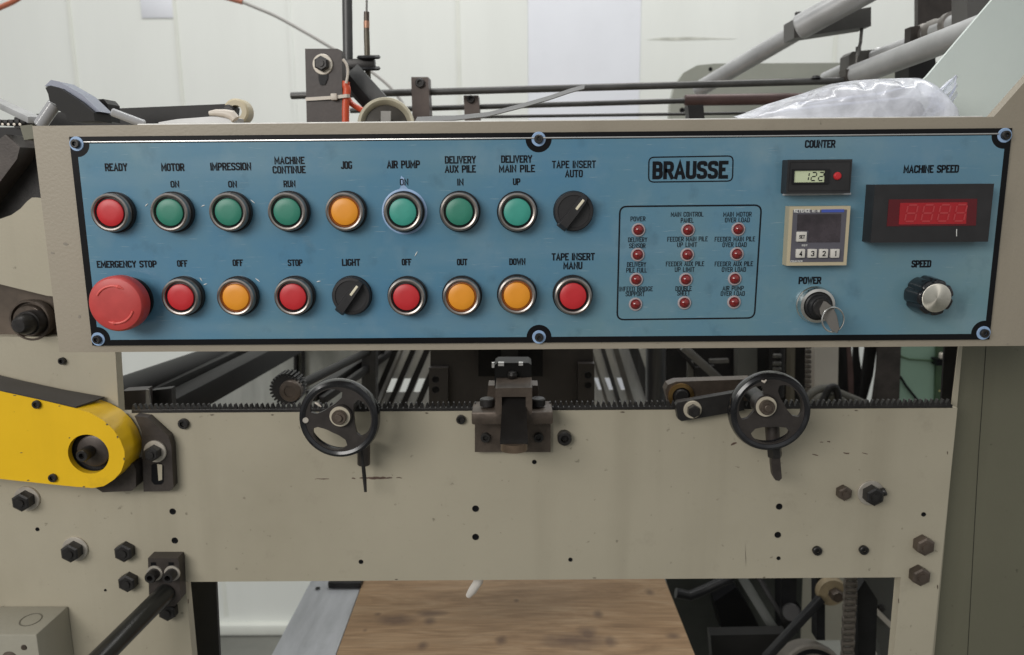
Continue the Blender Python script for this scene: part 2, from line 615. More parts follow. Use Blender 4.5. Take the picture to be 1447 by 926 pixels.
    def ribbon(s, pts, wvec, th):
        """flat strap along pts; wvec its width vector, th its thickness"""
        pts = [Vector(p) for p in pts]
        wv = Vector(wvec)/2
        vs, fs = [], []
        n = len(pts)
        for i, p in enumerate(pts):
            t = (pts[min(i + 1, n - 1)] - pts[max(i - 1, 0)]).normalized()
            nn = t.cross(wv).normalized()*th/2
            vs += [p - wv - nn, p + wv - nn, p + wv + nn, p - wv + nn]
        for i in range(n - 1):
            for k in range(4):
                j = (k + 1) % 4
                fs.append((i*4 + k, i*4 + j, i*4 + 4 + j, i*4 + 4 + k))
        fs += [(3, 2, 1, 0), tuple(4*n - 4 + k for k in range(4))]
        return s.add(vs, fs)

    def mesh(s, name, mats, origin=(0, 0, 0), sharp=32, flat=False):
        me = bpy.data.meshes.new(name)
        o = Vector(origin)
        me.from_pydata([v - o for v in s.v], [], s.f)
        bm = bmesh.new()
        bm.from_mesh(me)
        bmesh.ops.recalc_face_normals(bm, faces=bm.faces[:])
        bm.to_mesh(me)
        bm.free()
        me.materials.append(mats)
        if not flat:
            me.shade_smooth()
            me.set_sharp_from_angle(angle=math.radians(sharp))
        return me

    def build(s, name, m, parent=None, label=None, sharp=32, flat=False, loc=None):
        if parent is not None:
            org = WL[parent.name]
        else:
            if loc is None:
                lo = [min(v[i] for v in s.v) for i in range(3)]
                hi = [max(v[i] for v in s.v) for i in range(3)]
                loc = ((lo[0] + hi[0])/2, (lo[1] + hi[1])/2, lo[2])
            org = Vector(loc)
        o = bpy.data.objects.new(name, s.mesh(name, m, org, sharp, flat))
        COL.objects.link(o)
        WL[o.name] = Vector(org)
        if parent is not None: o.parent = parent
        else: o.location = org
        if label: o['label'] = label
        return o


def put(name, me, parent, loc, label=None, roty=0):
    """a further copy of a part that shares its mesh"""
    o = bpy.data.objects.new(name, me)
    COL.objects.link(o)
    o.parent = parent
    o.location = Vector(loc) - WL[parent.name]
    o.rotation_euler = (0, roty, 0)
    WL[o.name] = Vector(loc)
    if label: o['label'] = label
    return o


def struct(name, mb, m):
    o = mb.build(name, m, loc=(0, 0, 0))
    o['kind'] = 'structure'
    return o


# ------------------------------------------------------------------ stroke lettering
def fil(pts, r, closed=False, n=3):
    out = []
    N = len(pts)
    for i, p in enumerate(pts):
        sharp = len(p) > 2
        p = Vector(p[:2])
        if sharp or (not closed and i in (0, N - 1)):
            out.append(p)
            continue
        a, b = Vector(pts[i - 1][:2]), Vector(pts[(i + 1) % N][:2])
        da, db = a - p, b - p
        q = min(r, da.length*.5, db.length*.5)
        A, B = p + da.normalized()*q, p + db.normalized()*q
        for k in range(n + 1):
            t = k/n
            out.append(A*(1 - t)**2 + p*2*t*(1 - t) + B*t*t)
    return out


x1 = 1
GL = {  # width, list of (points, closed); coordinates 0..1, a third entry keeps a corner sharp
 'A': (.56, [[(0, 0), (.5, 1, 1), (1, 0)], [(.17, .3), (.83, .3)]]),
 'B': (.5, [[(0, .52), (0, 0, 1), (1, 0), (1, .52), (0, .52)], [(0, .52), (0, 1, 1), (.95, 1), (.95, .52), (.6, .52)]]),
 'C': (.5, [[(1, .73), (1, 1), (0, 1), (0, 0), (1, 0), (1, .27)]]),
 'D': (.5, [[(0, .5), (0, 0, 1), (1, 0), (1, 1), (0, 1, 1), (0, .5)]]),
 'E': (.44, [[(1, 1), (0, 1, 1), (0, 0, 1), (1, 0)], [(0, .52), (.85, .52)]]),
 'F': (.44, [[(1, 1), (0, 1, 1), (0, 0)], [(0, .52), (.85, .52)]]),
 'G': (.5, [[(1, .78), (1, 1), (0, 1), (0, 0), (1, 0), (1, .42, 1), (.6, .42)]]),
 'H': (.5, [[(0, 0), (0, 1)], [(1, 0), (1, 1)], [(0, .52), (1, .52)]]),
 'I': (.0, [[(0, 0), (0, 1)]]),
 'J': (.42, [[(1, 1), (1, 0), (0, 0), (0, .25)]]),
 'K': (.5, [[(0, 0), (0, 1)], [(1, 1), (.05, .42)], [(.35, .6), (1, 0)]]),
 'L': (.42, [[(0, 1), (0, 0, 1), (1, 0)]]),
 'M': (.66, [[(0, 0), (0, 1, 1), (.5, .25, 1), (1, 1, 1), (1, 0)]]),
 'N': (.52, [[(0, 0), (0, 1, 1), (1, 0, 1), (1, 1)]]),
 'O': (.5, [[(0, .5), (0, 0), (1, 0), (1, 1), (0, 1), (0, .5)]]),
 'P': (.5, [[(0, 0), (0, 1, 1), (1, 1), (1, .45), (0, .45)]]),
 'Q': (.5, [[(0, .5), (0, 0), (1, 0), (1, 1), (0, 1), (0, .5)], [(.6, .25), (1.1, -.05)]]),
 'R': (.5, [[(0, 0), (0, 1, 1), (1, 1), (1, .47), (0, .47)], [(.55, .47), (1, 0)]]),
 'S': (.5, [[(1, .77), (1, 1), (0, 1), (0, .56), (1, .46), (1, 0), (0, 0), (0, .23)]]),
 'T': (.5, [[(0, 1), (1, 1)], [(.5, 1), (.5, 0)]]),
 'U': (.5, [[(0, 1), (0, 0), (1, 0), (1, 1)]]),
 'V': (.54, [[(0, 1), (.5, 0, 1), (1, 1)]]),
 'W': (.74, [[(0, 1), (.25, 0, 1), (.5, .8, 1), (.75, 0, 1), (1, 1)]]),
 'X': (.54, [[(0, 0), (1, 1)], [(0, 1), (1, 0)]]),
 'Y': (.54, [[(0, 1), (.5, .48), (1, 1)], [(.5, .5), (.5, 0)]]),
 'Z': (.5, [[(0, 1), (1, 1, 1), (0, 0, 1), (1, 0)]]),
 '-': (.3, [[(0, .5), (1, .5)]]),
 '1': (.25, [[(0, .8), (1, 1, 1), (1, 0)]]),
 '2': (.5, [[(0, .74), (0, 1), (1, 1), (1, .55), (0, 0, 1), (1, 0)]]),
 '3': (.5, [[(0, .76), (0, 1), (1, 1), (1, .52), (.4, .52)], [(.4, .52), (1, .52), (1, 0), (0, 0), (0, .24)]]),
 '4': (.54, [[(.75, 0), (.75, 1, 1), (0, .28, 1), (1.05, .28)]]),
 '8': (.5, [[(0, .52), (0, 1), (1, 1), (1, .52), (0, .52)], [(0, .52), (0, 0), (1, 0), (1, .52)]]),
}


def stroke(mb, pts, w, to3, dy, caps=(True, True)):
    n = len(pts)
    p = [Vector(q) for q in pts]
    keep = [p[0]]
    for q in p[1:]:
        if (q - keep[-1]).length > w*.04: keep.append(q)
    p = keep
    n = len(p)
    if n < 2: return
    closed = (p[0] - p[-1]).length < w*.2 and n > 3
    if not closed:
        if caps[0]: p[0] = p[0] - (p[1] - p[0]).normalized()*w/2
        if caps[1]: p[-1] = p[-1] + (p[-1] - p[-2]).normalized()*w/2
    L, R = [], []
    for i in range(n):
        if closed:
            a = (p[i] - p[i - 1 if i else n - 2])
            b = (p[(i + 1) if i < n - 1 else 1] - p[i])
        else:
            a = p[i] - p[i - 1] if i else p[1] - p[0]
            b = p[i + 1] - p[i] if i < n - 1 else a
        a, b = a.normalized(), b.normalized()
        na, nb = Vector((-a.y, a.x)), Vector((-b.y, b.x))
        m = na + nb
        if m.length < .1: m = na
        m.normalize()
        k = 1/max(.45, m.dot(na))
        L.append(p[i] + m*w/2*k)
        R.append(p[i] - m*w/2*k)
    vs = [to3(q, dy) for q in L] + [to3(q, dy) for q in R]
    fs = [(i, i + 1, n + i + 1, n + i) for i in range(n - 1)]
    mb.add(vs, fs)


def lettering(mb, s, c, h, width, weight=.17, gap=.30, space=.52, slant=0.0):
    """letters on a vertical plane centred on world point c, facing -Y"""
    c = Vector(c)
    t = weight*h
    adv, xs = 0, []
    for ch in s:
        if ch == ' ':
            adv += space
            continue
        w = GL[ch][0]
        xs.append((ch, adv, w))
        adv += w + gap
    nat = adv - gap
    sx = (width - t)/max(nat, .01) if nat > .05 else h*.8
    dy = 0
    for ch, x0, w in xs:
        for pts in GL[ch][1]:
            sp_ = [((x0 + q[0]*w)*sx - nat*sx/2, (q[1] - .5)*(h - t)) + tuple(q[2:]) for q in pts]
            f = fil(sp_, min(.17*h, .4*w*sx if w else 1))
            stroke(mb, f, t, lambda q, d: (c.x + q.x + slant*q.y, c.y - d, c.z + q.y), dy, [pts[i_][1] in (0, 1) for i_ in (0, -1)])
            dy = (dy + 2e-5) % 8e-5


def text_px(s, px, py, hpx, wpx, Y, mb, weight=.17):
    c = P(px, py, Y)
    k = S(c)
    lettering(mb, s, c, hpx*k, wpx*k, weight)


def rrect_line(mb, px, Y, w, r):
    """rounded outline through four photo points"""
    q = pp(px, Y)
    f = fil([q[3], q[0], q[1], q[2]], r, True, 5)
    f.append(f[0].copy())
    stroke(mb, f, w, lambda p, d: (p.x, Y - d, p.y), 0)


# small fixings --------------------------------------------------------------
def hexbolt(parent, px, py, Y, rpx, m=None, washer=None, h=.007, wr=1.45, name='hex_bolt', label=None, rot=0):
    c = P(px, py, Y - h)
    c = Vector((c.x, Y, c.z))
    r = rpx*S(c)
    e = .0
    if washer is not None:
        e = .0022
    b = MB().lathe([(0, h + e), (r*.8, h + e), (r, h + e - .0012), (r, e), (0, e)], c, seg=6)
    b.lathe([(0, h + e + .0015), (r*.42, h + e + .0015), (r*.46, h + e - .001)], c, seg=16)
    o = b.build(name, m or OXIDE, parent, label, sharp=25)
    if washer is not None:
        w = MB().lathe([(r*.3, e), (r*wr - .0005, e), (r*wr, e - .0006), (r*wr, 0), (r*.3, 0)], c, seg=32)
        w.build('washer', washer, o)
    return o


def socketscrew(parent, px, py, Y, rpx, m=None, h=.005, name='socket_screw', label=None):
    c = P(px, py, Y - h)
    c = Vector((c.x, Y, c.z))
    r = rpx*S(c)
    b = MB().lathe([(0, h*.35), (r*.5, h*.35)], c, seg=6)
    b.lathe([(r*.52, h*.35), (r*.55, h), (r*.85, h), (r, h - r*.15), (r, 0)], c, seg=28)
    return b.build(name, m or OXIDE, parent, label)


def hole(parent, px, py, Y, rpx, name='drilled_hole'):
    c = P(px, py, Y)
    r = rpx*S(c)
    b = MB().lathe([(0, .0004), (r*.8, .0004), (r, .0007), (r*1.12, .0)], c, seg=20)
    return b.build(name, BLACKP, parent)


# ================================================================== SETTING
YW = 2.25
ZF = P(345, 894, YW).z
fl = MB().box((0, 1.0, ZF - .05), (14, 12, .1))
struct('floor', fl, FLOORM)
wl = MB()
xl, xa, xb, xr = -6.0, P(746, 80, YW).x, P(905, 80, YW).x, 6.0
wl.box(((xl + xa)/2, YW + .05, ZF + 2), (xa - xl, .1, 4))
wl.box(((xb + xr)/2, YW + .05, ZF + 2), (xr - xb, .1, 4))
wall = struct('wall', wl, WALLM)
MB().box(((xa + xb)/2, YW + .051, ZF + 2), (xb - xa - .001, .1, 4)).build('bluish_light_panel', WALLB, wall)  # bluish light through the wall put into this panel's colour
x2a, x2b = P(200, 15, YW).x, P(245, 15, YW).x
MB().box(((x2a + x2b)/2, YW - .0015, P(220, 15, YW).z + .02), (x2b - x2a, .003, .08), bev=.001).build('bluish_light_patch', WALLB, wall)  # small patch of bluish light painted on the wall
for sx in (104, 252, 412, 648, 1180):
    v = P(sx, 70, YW)
    MB().prism([(v.x - .005, ZF + .06), (v.x + .005, ZF + .06), (v.x + .005, ZF + 3.9), (v.x - .005, ZF + 3.9)], YW - .003, YW + .001, .002).build('wall_seam', SEAM if sx != 412 else WALLM, wall)
MB().box((0, YW - .012, ZF + .022), (11.9, .026, .036), bev=.004).build('skirting_trim', SEAM, wall)
MB().prism(pp([(915, 56), (935, 53.5), (975, 52.5), (1010, 54), (1040, 55), (1000, 56), (950, 57.5)], YW - .0006), YW - .0006, YW + .0005).build('scuff_mark', mat('soft_grey_scuff', (.47, .47, .42), .6, var=.3, vscale=40), wall)

# ================================================================== CONTROL PANEL
YF = .640            # housing front
YB = YF - .0022      # faceplate front
YI = YB - .0005      # printed layer
zt, zb = P(700, 172, YF).z, P(700, 494, YF).z
xl, xr = P(65, 340, YF).x, P(1447, 340, YF).x + .06
cp = thing('control_panel', ((xl + xr)/2, YF + .05, zb), 'long beige machine control box with a blue faceplate of coloured buttons and displays', 'control panel')
k = P(1404, 167, YF)
k2 = P(1447, 118, YF)
xe = k.x + (k2.x - k.x)*2.5
ze = k.z + (k2.z - k.z)*2.5
hs = MB().prism([(xl, zb), (xe, zb), (xe, ze), (k.x, zt), (xl, zt)], YF, YF + .011, .0034, 4)
hs.prism([(xl + .0004, zb + .0004), (xe, zb + .0004), (xe, zt - .0004), (xl + .0004, zt - .0004)], YF + .0065, .738, .001, 2)
ho = hs.build('housing', HOUSING, cp)
MB().box(((P(190, 172, YF).x + k.x - .006)/2, YF + .009, zt + .0004), (k.x - .006 - P(190, 172, YF).x, .010, .0016), bev=.0006).build('top_edge_highlight', mat('pale_edge_highlight', (.66, .65, .62), .3, var=.2, vscale=40), ho)  # highlight on the housing's top edge, built as a pale strip
FX0, FX1, FZ0, FZ1 = P(116, 340, YF).x, P(1411, 340, YF).x, P(760, 483.5, YF).z, P(760, 187.5, YF).z
fp = MB().prism([(FX0, FZ0), (FX1, FZ0), (FX1, FZ1), (FX0, FZ1)], YB, YF + .001, .0006).build('faceplate', BLACKP, cp)


def arcpts(cx, cz, r, a0, a1, n=14):
    return [(cx + r*math.cos(math.radians(a0 + (a1 - a0)*i/n)), cz + r*math.sin(math.radians(a0 + (a1 - a0)*i/n))) for i in range(n + 1)]


px = .00058
bx0, bx1, bz0, bz1 = FX0 + 10*px, FX1 - 8.5*px, FZ0 + 8.5*px, FZ1 - 9.5*px
ins = .0056
scr = [(FX0 + ins, FZ1 - ins), (FX1 - ins, FZ1 - ins), (FX0 + ins, FZ0 + ins), (FX1 - ins, FZ0 + ins)]
xm = P(761, 197, YF).x
scr += [(xm, FZ1 - .0052), (xm, FZ0 + .0048)]
R = 18*px
poly = []
a = math.degrees(math.asin((bx0 - scr[0][0])/R))


def bite(c, ex, ez, corner):
    """points where the circle about c meets the blue edges"""
    dx, dz = ex - c[0], ez - c[1]
    ax = math.sqrt(R*R - dz*dz)      # on the horizontal edge
    az = math.sqrt(R*R - dx*dx)
    return ax, az


def ang(x, z):
    return math.degrees(math.atan2(z, x))


def seq(c, pA, pB):
    a0, a1 = ang(pA[0] - c[0], pA[1] - c[1]), ang(pB[0] - c[0], pB[1] - c[1])
    d = (a1 - a0 + 180) % 360 - 180
    return arcpts(c[0], c[1], R, a0, a0 + d)


c = scr[2]; ax, az = bite(c, bx0, bz0, 0)
poly += seq(c, (bx0, c[1] + az), (c[0] + ax, bz0))
c = scr[5]; h = math.sqrt(R*R - (bz0 - c[1])**2)
m0 = arcpts(c[0], c[1], R, ang(-h, bz0 - c[1]), ang(h, bz0 - c[1]))
poly += m0
c = scr[3]; ax, az = bite(c, bx1, bz0, 0)
poly += seq(c, (c[0] - ax, bz0), (bx1, c[1] + az))
c = scr[1]; ax, az = bite(c, bx1, bz1, 0)
poly += seq(c, (bx1, c[1] - az), (c[0] - ax, bz1))
c = scr[4]; h = math.sqrt(R*R - (bz1 - c[1])**2)
m0 = arcpts(c[0], c[1], R, ang(h, bz1 - c[1]), ang(-h, bz1 - c[1]))
poly += m0
c = scr[0]; ax, az = bite(c, bx0, bz1, 0)
poly += seq(c, (c[0] + ax, bz1), (bx0, c[1] - az))
MB().prism(poly, YI, YB - .00005).build('blue_field', BLUE, fp)
MB().box(((bx0 + bx1)/2 + .0, YI - .0002, bz1 + .0011), (bx1 - bx0 - 20*px, .0012, .0012), bev=.0003).build('edge_reflection_strip', SILVER, fp)  # reflection along the faceplate edge, added as a silver strip
for (sx, sz) in scr:
    n = node('faceplate_screw', (sx, YB, sz), cp)
    MB().lathe([(0, .0007), (.0054, .0007), (.0057, .0004), (.0057, 0)], (sx, YB, sz), seg=36).build('blue_ring', HALO, n)
    b = MB().lathe([(0, .0018), (.0015, .0018)], (sx, YB, sz), seg=6)
    b.lathe([(.0016, .0018), (.0019, .0038), (.0030, .0038), (.0036, .0030), (.0036, .0006)], (sx, YB, sz), seg=26)
    b.build('screw_head', OXIDE, n)

# printed lettering
LAB = [  # text, x, y, height, width, weight
 ('READY', 164, 236.5, 11, 32, .19), ('MOTOR', 244, 236.5, 11, 33, .2), ('ON', 247, 260.5, 9.5, 12.5, .2),
 ('IMPRESSION', 326, 235.5, 11, 58, .19), ('ON', 328.5, 260.5, 9.5, 12.5, .2),
 ('MACHINE', 409, 227, 10.5, 43, .19), ('CONTINUE', 408.5, 240, 10.5, 47, .19), ('RUN', 409, 260, 9.5, 17, .19),
 ('JOG', 489.5, 233.5, 11, 16, .19), ('AIR PUMP', 570, 232.5, 11, 47, .19), ('ON', 571, 257.5, 9.5, 12, .17),
 ('DELIVERY', 650.5, 226, 10.5, 44, .19), ('AUX PILE', 650.5, 239, 10.5, 44, .19), ('IN', 650.5, 257.5, 9.5, 9, .2),
 ('DELIVERY', 730, 225, 10.5, 44, .19), ('MAIN PILE', 730.5, 238.5, 10.5, 51, .19), ('UP', 730, 257, 9.5, 10.5, .19),
 ('TAPE INSERT', 811, 232.5, 10.5, 62, .17), ('AUTO', 811, 245.5, 10.5, 25, .18),
 ('EMERGENCY STOP', 179, 373.5, 10, 85, .2), ('OFF', 257.5, 372.5, 9.5, 15, .2), ('OFF', 336, 371.5, 9.5, 15, .2),
 ('STOP', 417, 371.5, 9.5, 21, .19), ('LIGHT', 496, 371, 10, 26, .2), ('OFF', 574.5, 370.5, 9.5, 14, .2),
 ('OUT', 653, 370.5, 9.5, 15, .2), ('DOWN', 731, 370, 9.5, 23, .2), ('TAPE INSERT', 810, 363, 10.5, 61, .19), ('MANU', 809.5, 375.5, 10.5, 27, .19),
 ('BRAUSSE', 975.5, 240.5, 25, 107, .21),
 ('COUNTER', 1159, 203.5, 11, 43, .2), ('POWER', 1144.5, 396.5, 10.5, 32, .22), ('MACHINE SPEED', 1316, 239, 11, 78, .2), ('SPEED', 1302, 373, 10.5, 28, .22),
]
SM = [('POWER', 901.5, 309.5, 21), ('MAIN CONTROL', 971, 303, 46), ('PANEL', 971, 311.5, 18), ('MAIN MOTOR', 1042, 303, 40), ('OVER LOAD', 1042, 311, 35),
 ('DELIVERY', 901, 339, 27), ('SENSOR', 900.5, 347.5, 23), ('FEEDER MAIN PILE', 971.5, 338, 57), ('UP LIMIT', 971, 346, 28), ('FEEDER MAIN PILE', 1038.5, 338, 57), ('OVER LOAD', 1038, 346, 34),
 ('DELIVERY', 899.5, 374, 27), ('PILE FULL', 899.5, 382, 29), ('FEEDER AUX PILE', 968, 373, 54), ('UP LIMIT', 967.5, 381, 28), ('FEEDER AUX PILE', 1037, 373, 54), ('OVER LOAD', 1037, 381, 34),
 ('INFEED BRIDGE', 899, 408.5, 47), ('SUPPORT', 897.5, 415.5, 27), ('DOUBLE', 966, 408, 23), ('SHEET', 966, 414.5, 18), ('AIR PUMP', 1036, 407.5, 30), ('OVER LOAD', 1035.5, 415, 34)]
YT = YI - .0002
for s, x, y, h, w, wt in LAB:
    b = MB()
    text_px(s, x, y, h, w, YT, b, wt)
    b.build('lettering', INK, fp, flat=True)
for s, x, y, w in SM:
    b = MB()
    text_px(s, x, y, 6.8, w, YT, b, .145)
    b.build('lettering', INK, fp, flat=True)
b = MB()
rrect_line(b, [(917, 222.5), (1036, 220.5), (1035, 256), (916.5, 257.5)], YT, .0010, .0042)
b.build('nameplate_outline', INK, fp, flat=True)
b = MB()
rrect_line(b, [(876, 292), (1076, 290), (1066, 449.5), (872, 452)], YT, .0013, .0058)
b.build('lamp_field_outline', INK, fp, flat=True)

# push buttons
O0 = (0, 0, 0)
ME_GASKET = MB().lathe([(0, .0046), (.0158, .0046), (.0165, .0040), (.0165, 0)], O0, seg=48).mesh('gasket', BLKPL)
ME_BEZEL = MB().lathe([(.0153, .0044), (.0153, .0062), (.0149, .0068), (.0149, .0094), (.01535, .0096), (.0150, .0110), (.0138, .0117), (.0126, .0112), (.0120, .0098), (.0119, .0040)], O0, seg=56).mesh('bezel', CHROME)
ME_COLLAR = MB().lathe([(.0120, .0060), (.0119, .0096), (.0113, .0098), (.0110, .0075), (.0105, .007)], O0, seg=48).mesh('collar', BLKPL)
ME_COLLARO = ME_COLLAR.copy()
ME_COLLARO.materials[0] = ORANGERIM  # orange glow round the amber caps put into the collar colour
CAPP = [(0, .0112), (.005, .01115), (.0095, .0108), (.0106, .0103), (.0109, .0094), (.0109, .005)]


def capmesh(m):
    return MB().lathe(CAPP, O0, seg=48).mesh('cap', m)


CAPS = {'red': capmesh(RED), 'green': capmesh(GREEN), 'teal': capmesh(TEAL), 'amber': capmesh(ORANGE)}


def button(px_, py_, colr, label):
    q = P(px_, py_, YI - .0108)
    loc = Vector((q.x, YI, q.z))
    n = node('push_button', loc, cp, label)
    put('gasket', ME_GASKET, n, loc)
    put('bezel', ME_BEZEL, n, loc)
    put('collar', ME_COLLARO if colr == 'amber' else ME_COLLAR, n, loc)
    put('cap', CAPS[colr], n, loc)
    return n


button(155, 301, 'red', 'red ready push button in the upper row')
button(239, 300.5, 'green', 'green motor on push button')
button(322, 300, 'green', 'green impression on push button')
button(405, 299.5, 'green', 'green machine continue run push button')
button(486.5, 299.5, 'amber', 'amber jog push button in the upper row')
ab = button(569, 300, 'teal', 'pale teal air pump push button inside a worn pale ring')
button(649, 299.5, 'green', 'green delivery aux pile in push button')
button(731, 300, 'teal', 'pale teal delivery main pile up push button')
button(254.5, 420.5, 'red', 'red motor off push button beside the emergency stop')
button(332.5, 420.5, 'amber', 'amber impression off push button')
button(413.5, 420, 'red', 'red machine stop push button')
button(574, 420.5, 'red', 'red air pump off push button')
button(652, 420, 'amber', 'amber delivery out push button')
button(730.5, 418, 'amber', 'amber delivery down push button')
button(810, 419, 'red', 'red tape insert manu push button')
# worn adhesive ring round the air pump button
q = WL[ab.name]
b = MB().lathe([(.0164, .0003), (.0166, .0005), (.0178, .0005), (.0184, .0002)], q, seg=60)
b.prism([(q.x - .0050, q.z + .0163), (q.x + .005, q.z + .0165), (q.x + .0030, q.z + .0185), (q.x + .0005, q.z + .0215), (q.x + .0006, q.z + .0265), (q.x - .0018, q.z + .0285), (q.x - .0026, q.z + .0255), (q.x - .0022, q.z + .0205), (q.x - .0038, q.z + .018)], YI - .00012, YI + .0001)
b.build('worn_adhesive_ring', HALO, ab)

# emergency stop
q = P(185, 423.5, YI)
n = node('emergency_stop_button', q, cp, 'large red mushroom emergency stop button at the lower left')
MB().lathe([(0, .003), (.0185, .003), (.019, .002), (.019, 0)], q, seg=56).build('gasket', BLKPL, n)
MB().lathe([(.0165, .003), (.0165, .010), (.0145, .011), (.0145, .016)], q, seg=56).build('collar', BLKPL, n)
cp_e = MB().lathe([(.012, .009), (.0205, .011), (.0222, .013), (.0225, .020), (.0222, .0235), (.0208, .0256), (.0180, .0266), (.012, .0270), (0, .0272)], q, seg=64).build('mushroom_cap', EST, n)
aw = MB()
for a0 in (-20, 150):
    pts = [(q.x + .0150*math.cos(math.radians(a0 - 95*i/16)), q.y - .0270, q.z + .0150*math.sin(math.radians(a0 - 95*i/16))) for i in range(17)]
    aw.tube(pts, [.0009 if i < 13 else .0016*(16.4 - i)/3.4 for i in range(17)], 8)
aw.build('raised_arrow', mat('rubbed_red_arrow', (.66, .10, .085), .4, var=.1), cp_e)

# selector switches
for (sx, sy, lab, tip) in ((811, 299, 'black tape insert auto selector switch in the upper row', 52), (495.5, 419, 'black light selector switch in the lower row', 52)):
    c0 = P(sx, sy, YI - .008)
    c0 = Vector((c0.x, YI, c0.z))
    n = node('selector_switch', c0, cp, lab)
    MB().lathe([(0, .0022), (.0158, .0022), (.0163, .0016), (.0163, 0)], c0, seg=48).build('gasket', BLKPL, n)
    MB().lathe([(.0158, .002), (.0156, .0070), (.0150, .0078), (.0130, .0080), (.0128, .0072), (0, .0070)], c0, seg=56).build('dial', GREYPL, n)
    a = math.radians(tip - 90)
    d = Vector((math.cos(math.radians(tip)), 0, math.sin(math.radians(tip))))
    e_ = Vector((-d.z, 0, d.x))
    m = MB()
    fw = Vector((0, -1, 0))
    A, B = c0 - d*.0165, c0 + d*.0150
    vs = []
    for t_, w_, hh in ((-.0172, .0030, .008), (-.014, .0034, .013), (0, .0032, .0145), (.011, .0026, .0145), (.0150, .0018, .011)):
        for sg in (-1, 1):
            vs.append(c0 + d*t_ + e_*sg*(w_ + .0012) + fw*.0060)
            vs.append(c0 + d*t_ + e_*sg*w_ + fw*hh)
    fs = []
    for i in range(4):
        o_ = i*4
        fs += [(o_, o_ + 1, o_ + 5, o_ + 4), (o_ + 1, o_ + 3, o_ + 7, o_ + 5), (o_ + 3, o_ + 2, o_ + 6, o_ + 7)]
    fs += [(0, 1, 3, 2), (16, 17, 19, 18)]
    m.add(vs, fs)
    lv = m.build('lever', GREYPL, n)
    m = MB().bar(c0 + d*.0022 + fw*.0147, c0 + d*.0118 + fw*.0147, .0020, .0008, .0003, up=(0, -1, 0))
    m.build('pointer_line', mat('ivory_pointer', (.72, .66, .5), .5) if 'ivory_pointer' not in MATS else MATS['ivory_pointer'], lv)

# indicator lamps
ME_LRIM = MB().lathe([(.0056, 0), (.0055, .0010), (.0050, .0016), (.0044, .0016), (.0042, .0010)], O0, seg=32).mesh('rim', LAMPRIM)
ME_LENS = MB().lathe([(0, .0044), (.0014, .0042), (.0029, .0034), (.0039, .0020), (.0043, .0006)], O0, seg=32).mesh('lens', LAMPRED)
LAMPS = [(902, 325, 'power'), (972, 325, 'main control panel'), (1043, 324, 'main motor over load'), (901, 360, 'delivery sensor'), (971, 360, 'feeder main pile up limit'), (1041, 359, 'feeder main pile over load'),
         (899, 395, 'delivery pile full'), (969, 395, 'feeder aux pile up limit'), (1038, 394, 'feeder aux pile over load'), (898, 430, 'infeed bridge support'), (967, 428, 'double sheet'), (1037, 427, 'air pump over load')]
for lx, ly, nm in LAMPS:
    c0 = P(lx, ly, YI)
    n = node('indicator_lamp', c0, cp, 'small unlit red %s indicator lamp' % nm)
    put('rim', ME_LRIM, n, c0)
    put('lens', ME_LENS, n, c0)

# small LCD counter
SEG7 = {'1': 'bc', '2': 'abged', '8': 'abcdefg'}


def seven(mb, s, x0, z0, w, h, gap, t, Y, slant=.12, skip1=''):
    for i, ch in enumerate(s):
        xx = x0 + i*(w + gap)
        L = {'a': ((0, h), (w, h)), 'b': ((w, h), (w, h/2)), 'c': ((w, h/2), (w, 0)), 'd': ((0, 0), (w, 0)), 'e': ((0, 0), (0, h/2)), 'f': ((0, h/2), (0, h)), 'g': ((0, h/2), (w, h/2))}
        for sg in SEG7[ch]:
            (ax_, az_), (bx_, bz_) = L[sg]
            dx_, dz_ = bx_ - ax_, bz_ - az_
            l_ = math.hypot(dx_, dz_)
            ux, uz = dx_/l_, dz_/l_
            ax_, az_, bx_, bz_ = ax_ + ux*t*.62, az_ + uz*t*.62, bx_ - ux*t*.62, bz_ - uz*t*.62
            pts = [(ax_ + uz*t/2, az_ - ux*t/2), (bx_ + uz*t/2, bz_ - ux*t/2), (bx_ - uz*t/2, bz_ + ux*t/2), (ax_ - uz*t/2, az_ + ux*t/2)]
            mb.add([(xx + p_[0] + slant*p_[1], Y, z0 + p_[1]) for p_ in pts], [(0, 1, 2, 3)])


D = .013
Yc = YI - D
c0 = P(1157, 250, YI)
n = node('counter_display', c0, cp, 'small black counter with a grey LCD and a red reset dot')
q = pp([(1112, 226), (1206, 226), (1203, 273), (1109, 273)], Yc)
xa_, xb_, za_, zb_ = min(v[0] for v in q) + .001, max(v[0] for v in q) - .001, min(v[1] for v in q), max(v[1] for v in q)
fr = MB().prism([(xa_, za_), (xb_, za_), (xb_, zb_), (xa_, zb_)], Yc, YI, .0008).build('case', GREYPL, n)
MB().ring(((xa_ + xb_)/2, Yc, (za_ + zb_)/2), 0.001, .0011, 0, .0001).build('seam', BLKPL, n) if False else None
l_ = MB()
rrect_line(l_, [(1117, 229.5), (1202, 229), (1200, 269.5), (1114, 270)], Yc - .0001, .0006, .0005)
l_.build('face_groove', BLKPL, n, flat=True)
lx0, lz0 = pp([(1121, 258)], Yc)[0]
lx1, lz1 = pp([(1165, 241)], Yc)[0]
wf = MB()
for (a_, b_, c_, d_) in ((lx0 - .0012, lx1 + .0035, lz0 - .0012, lz0), (lx0 - .0012, lx1 + .0035, lz1, lz1 + .0012), (lx0 - .0012, lx0, lz0, lz1), (lx1, lx1 + .0035, lz0, lz1)):
    wf.prism([(a_, c_), (b_, c_), (b_, d_), (a_, d_)], Yc - .0016, Yc + .001, .0003)
wf.build('window_frame', BLKPL, n)
sc_ = MB().prism([(lx0, lz0), (lx1, lz0), (lx1, lz1), (lx0, lz1)], Yc - .0005, Yc + .001).build('lcd_screen', LCD, n)
dg = MB()
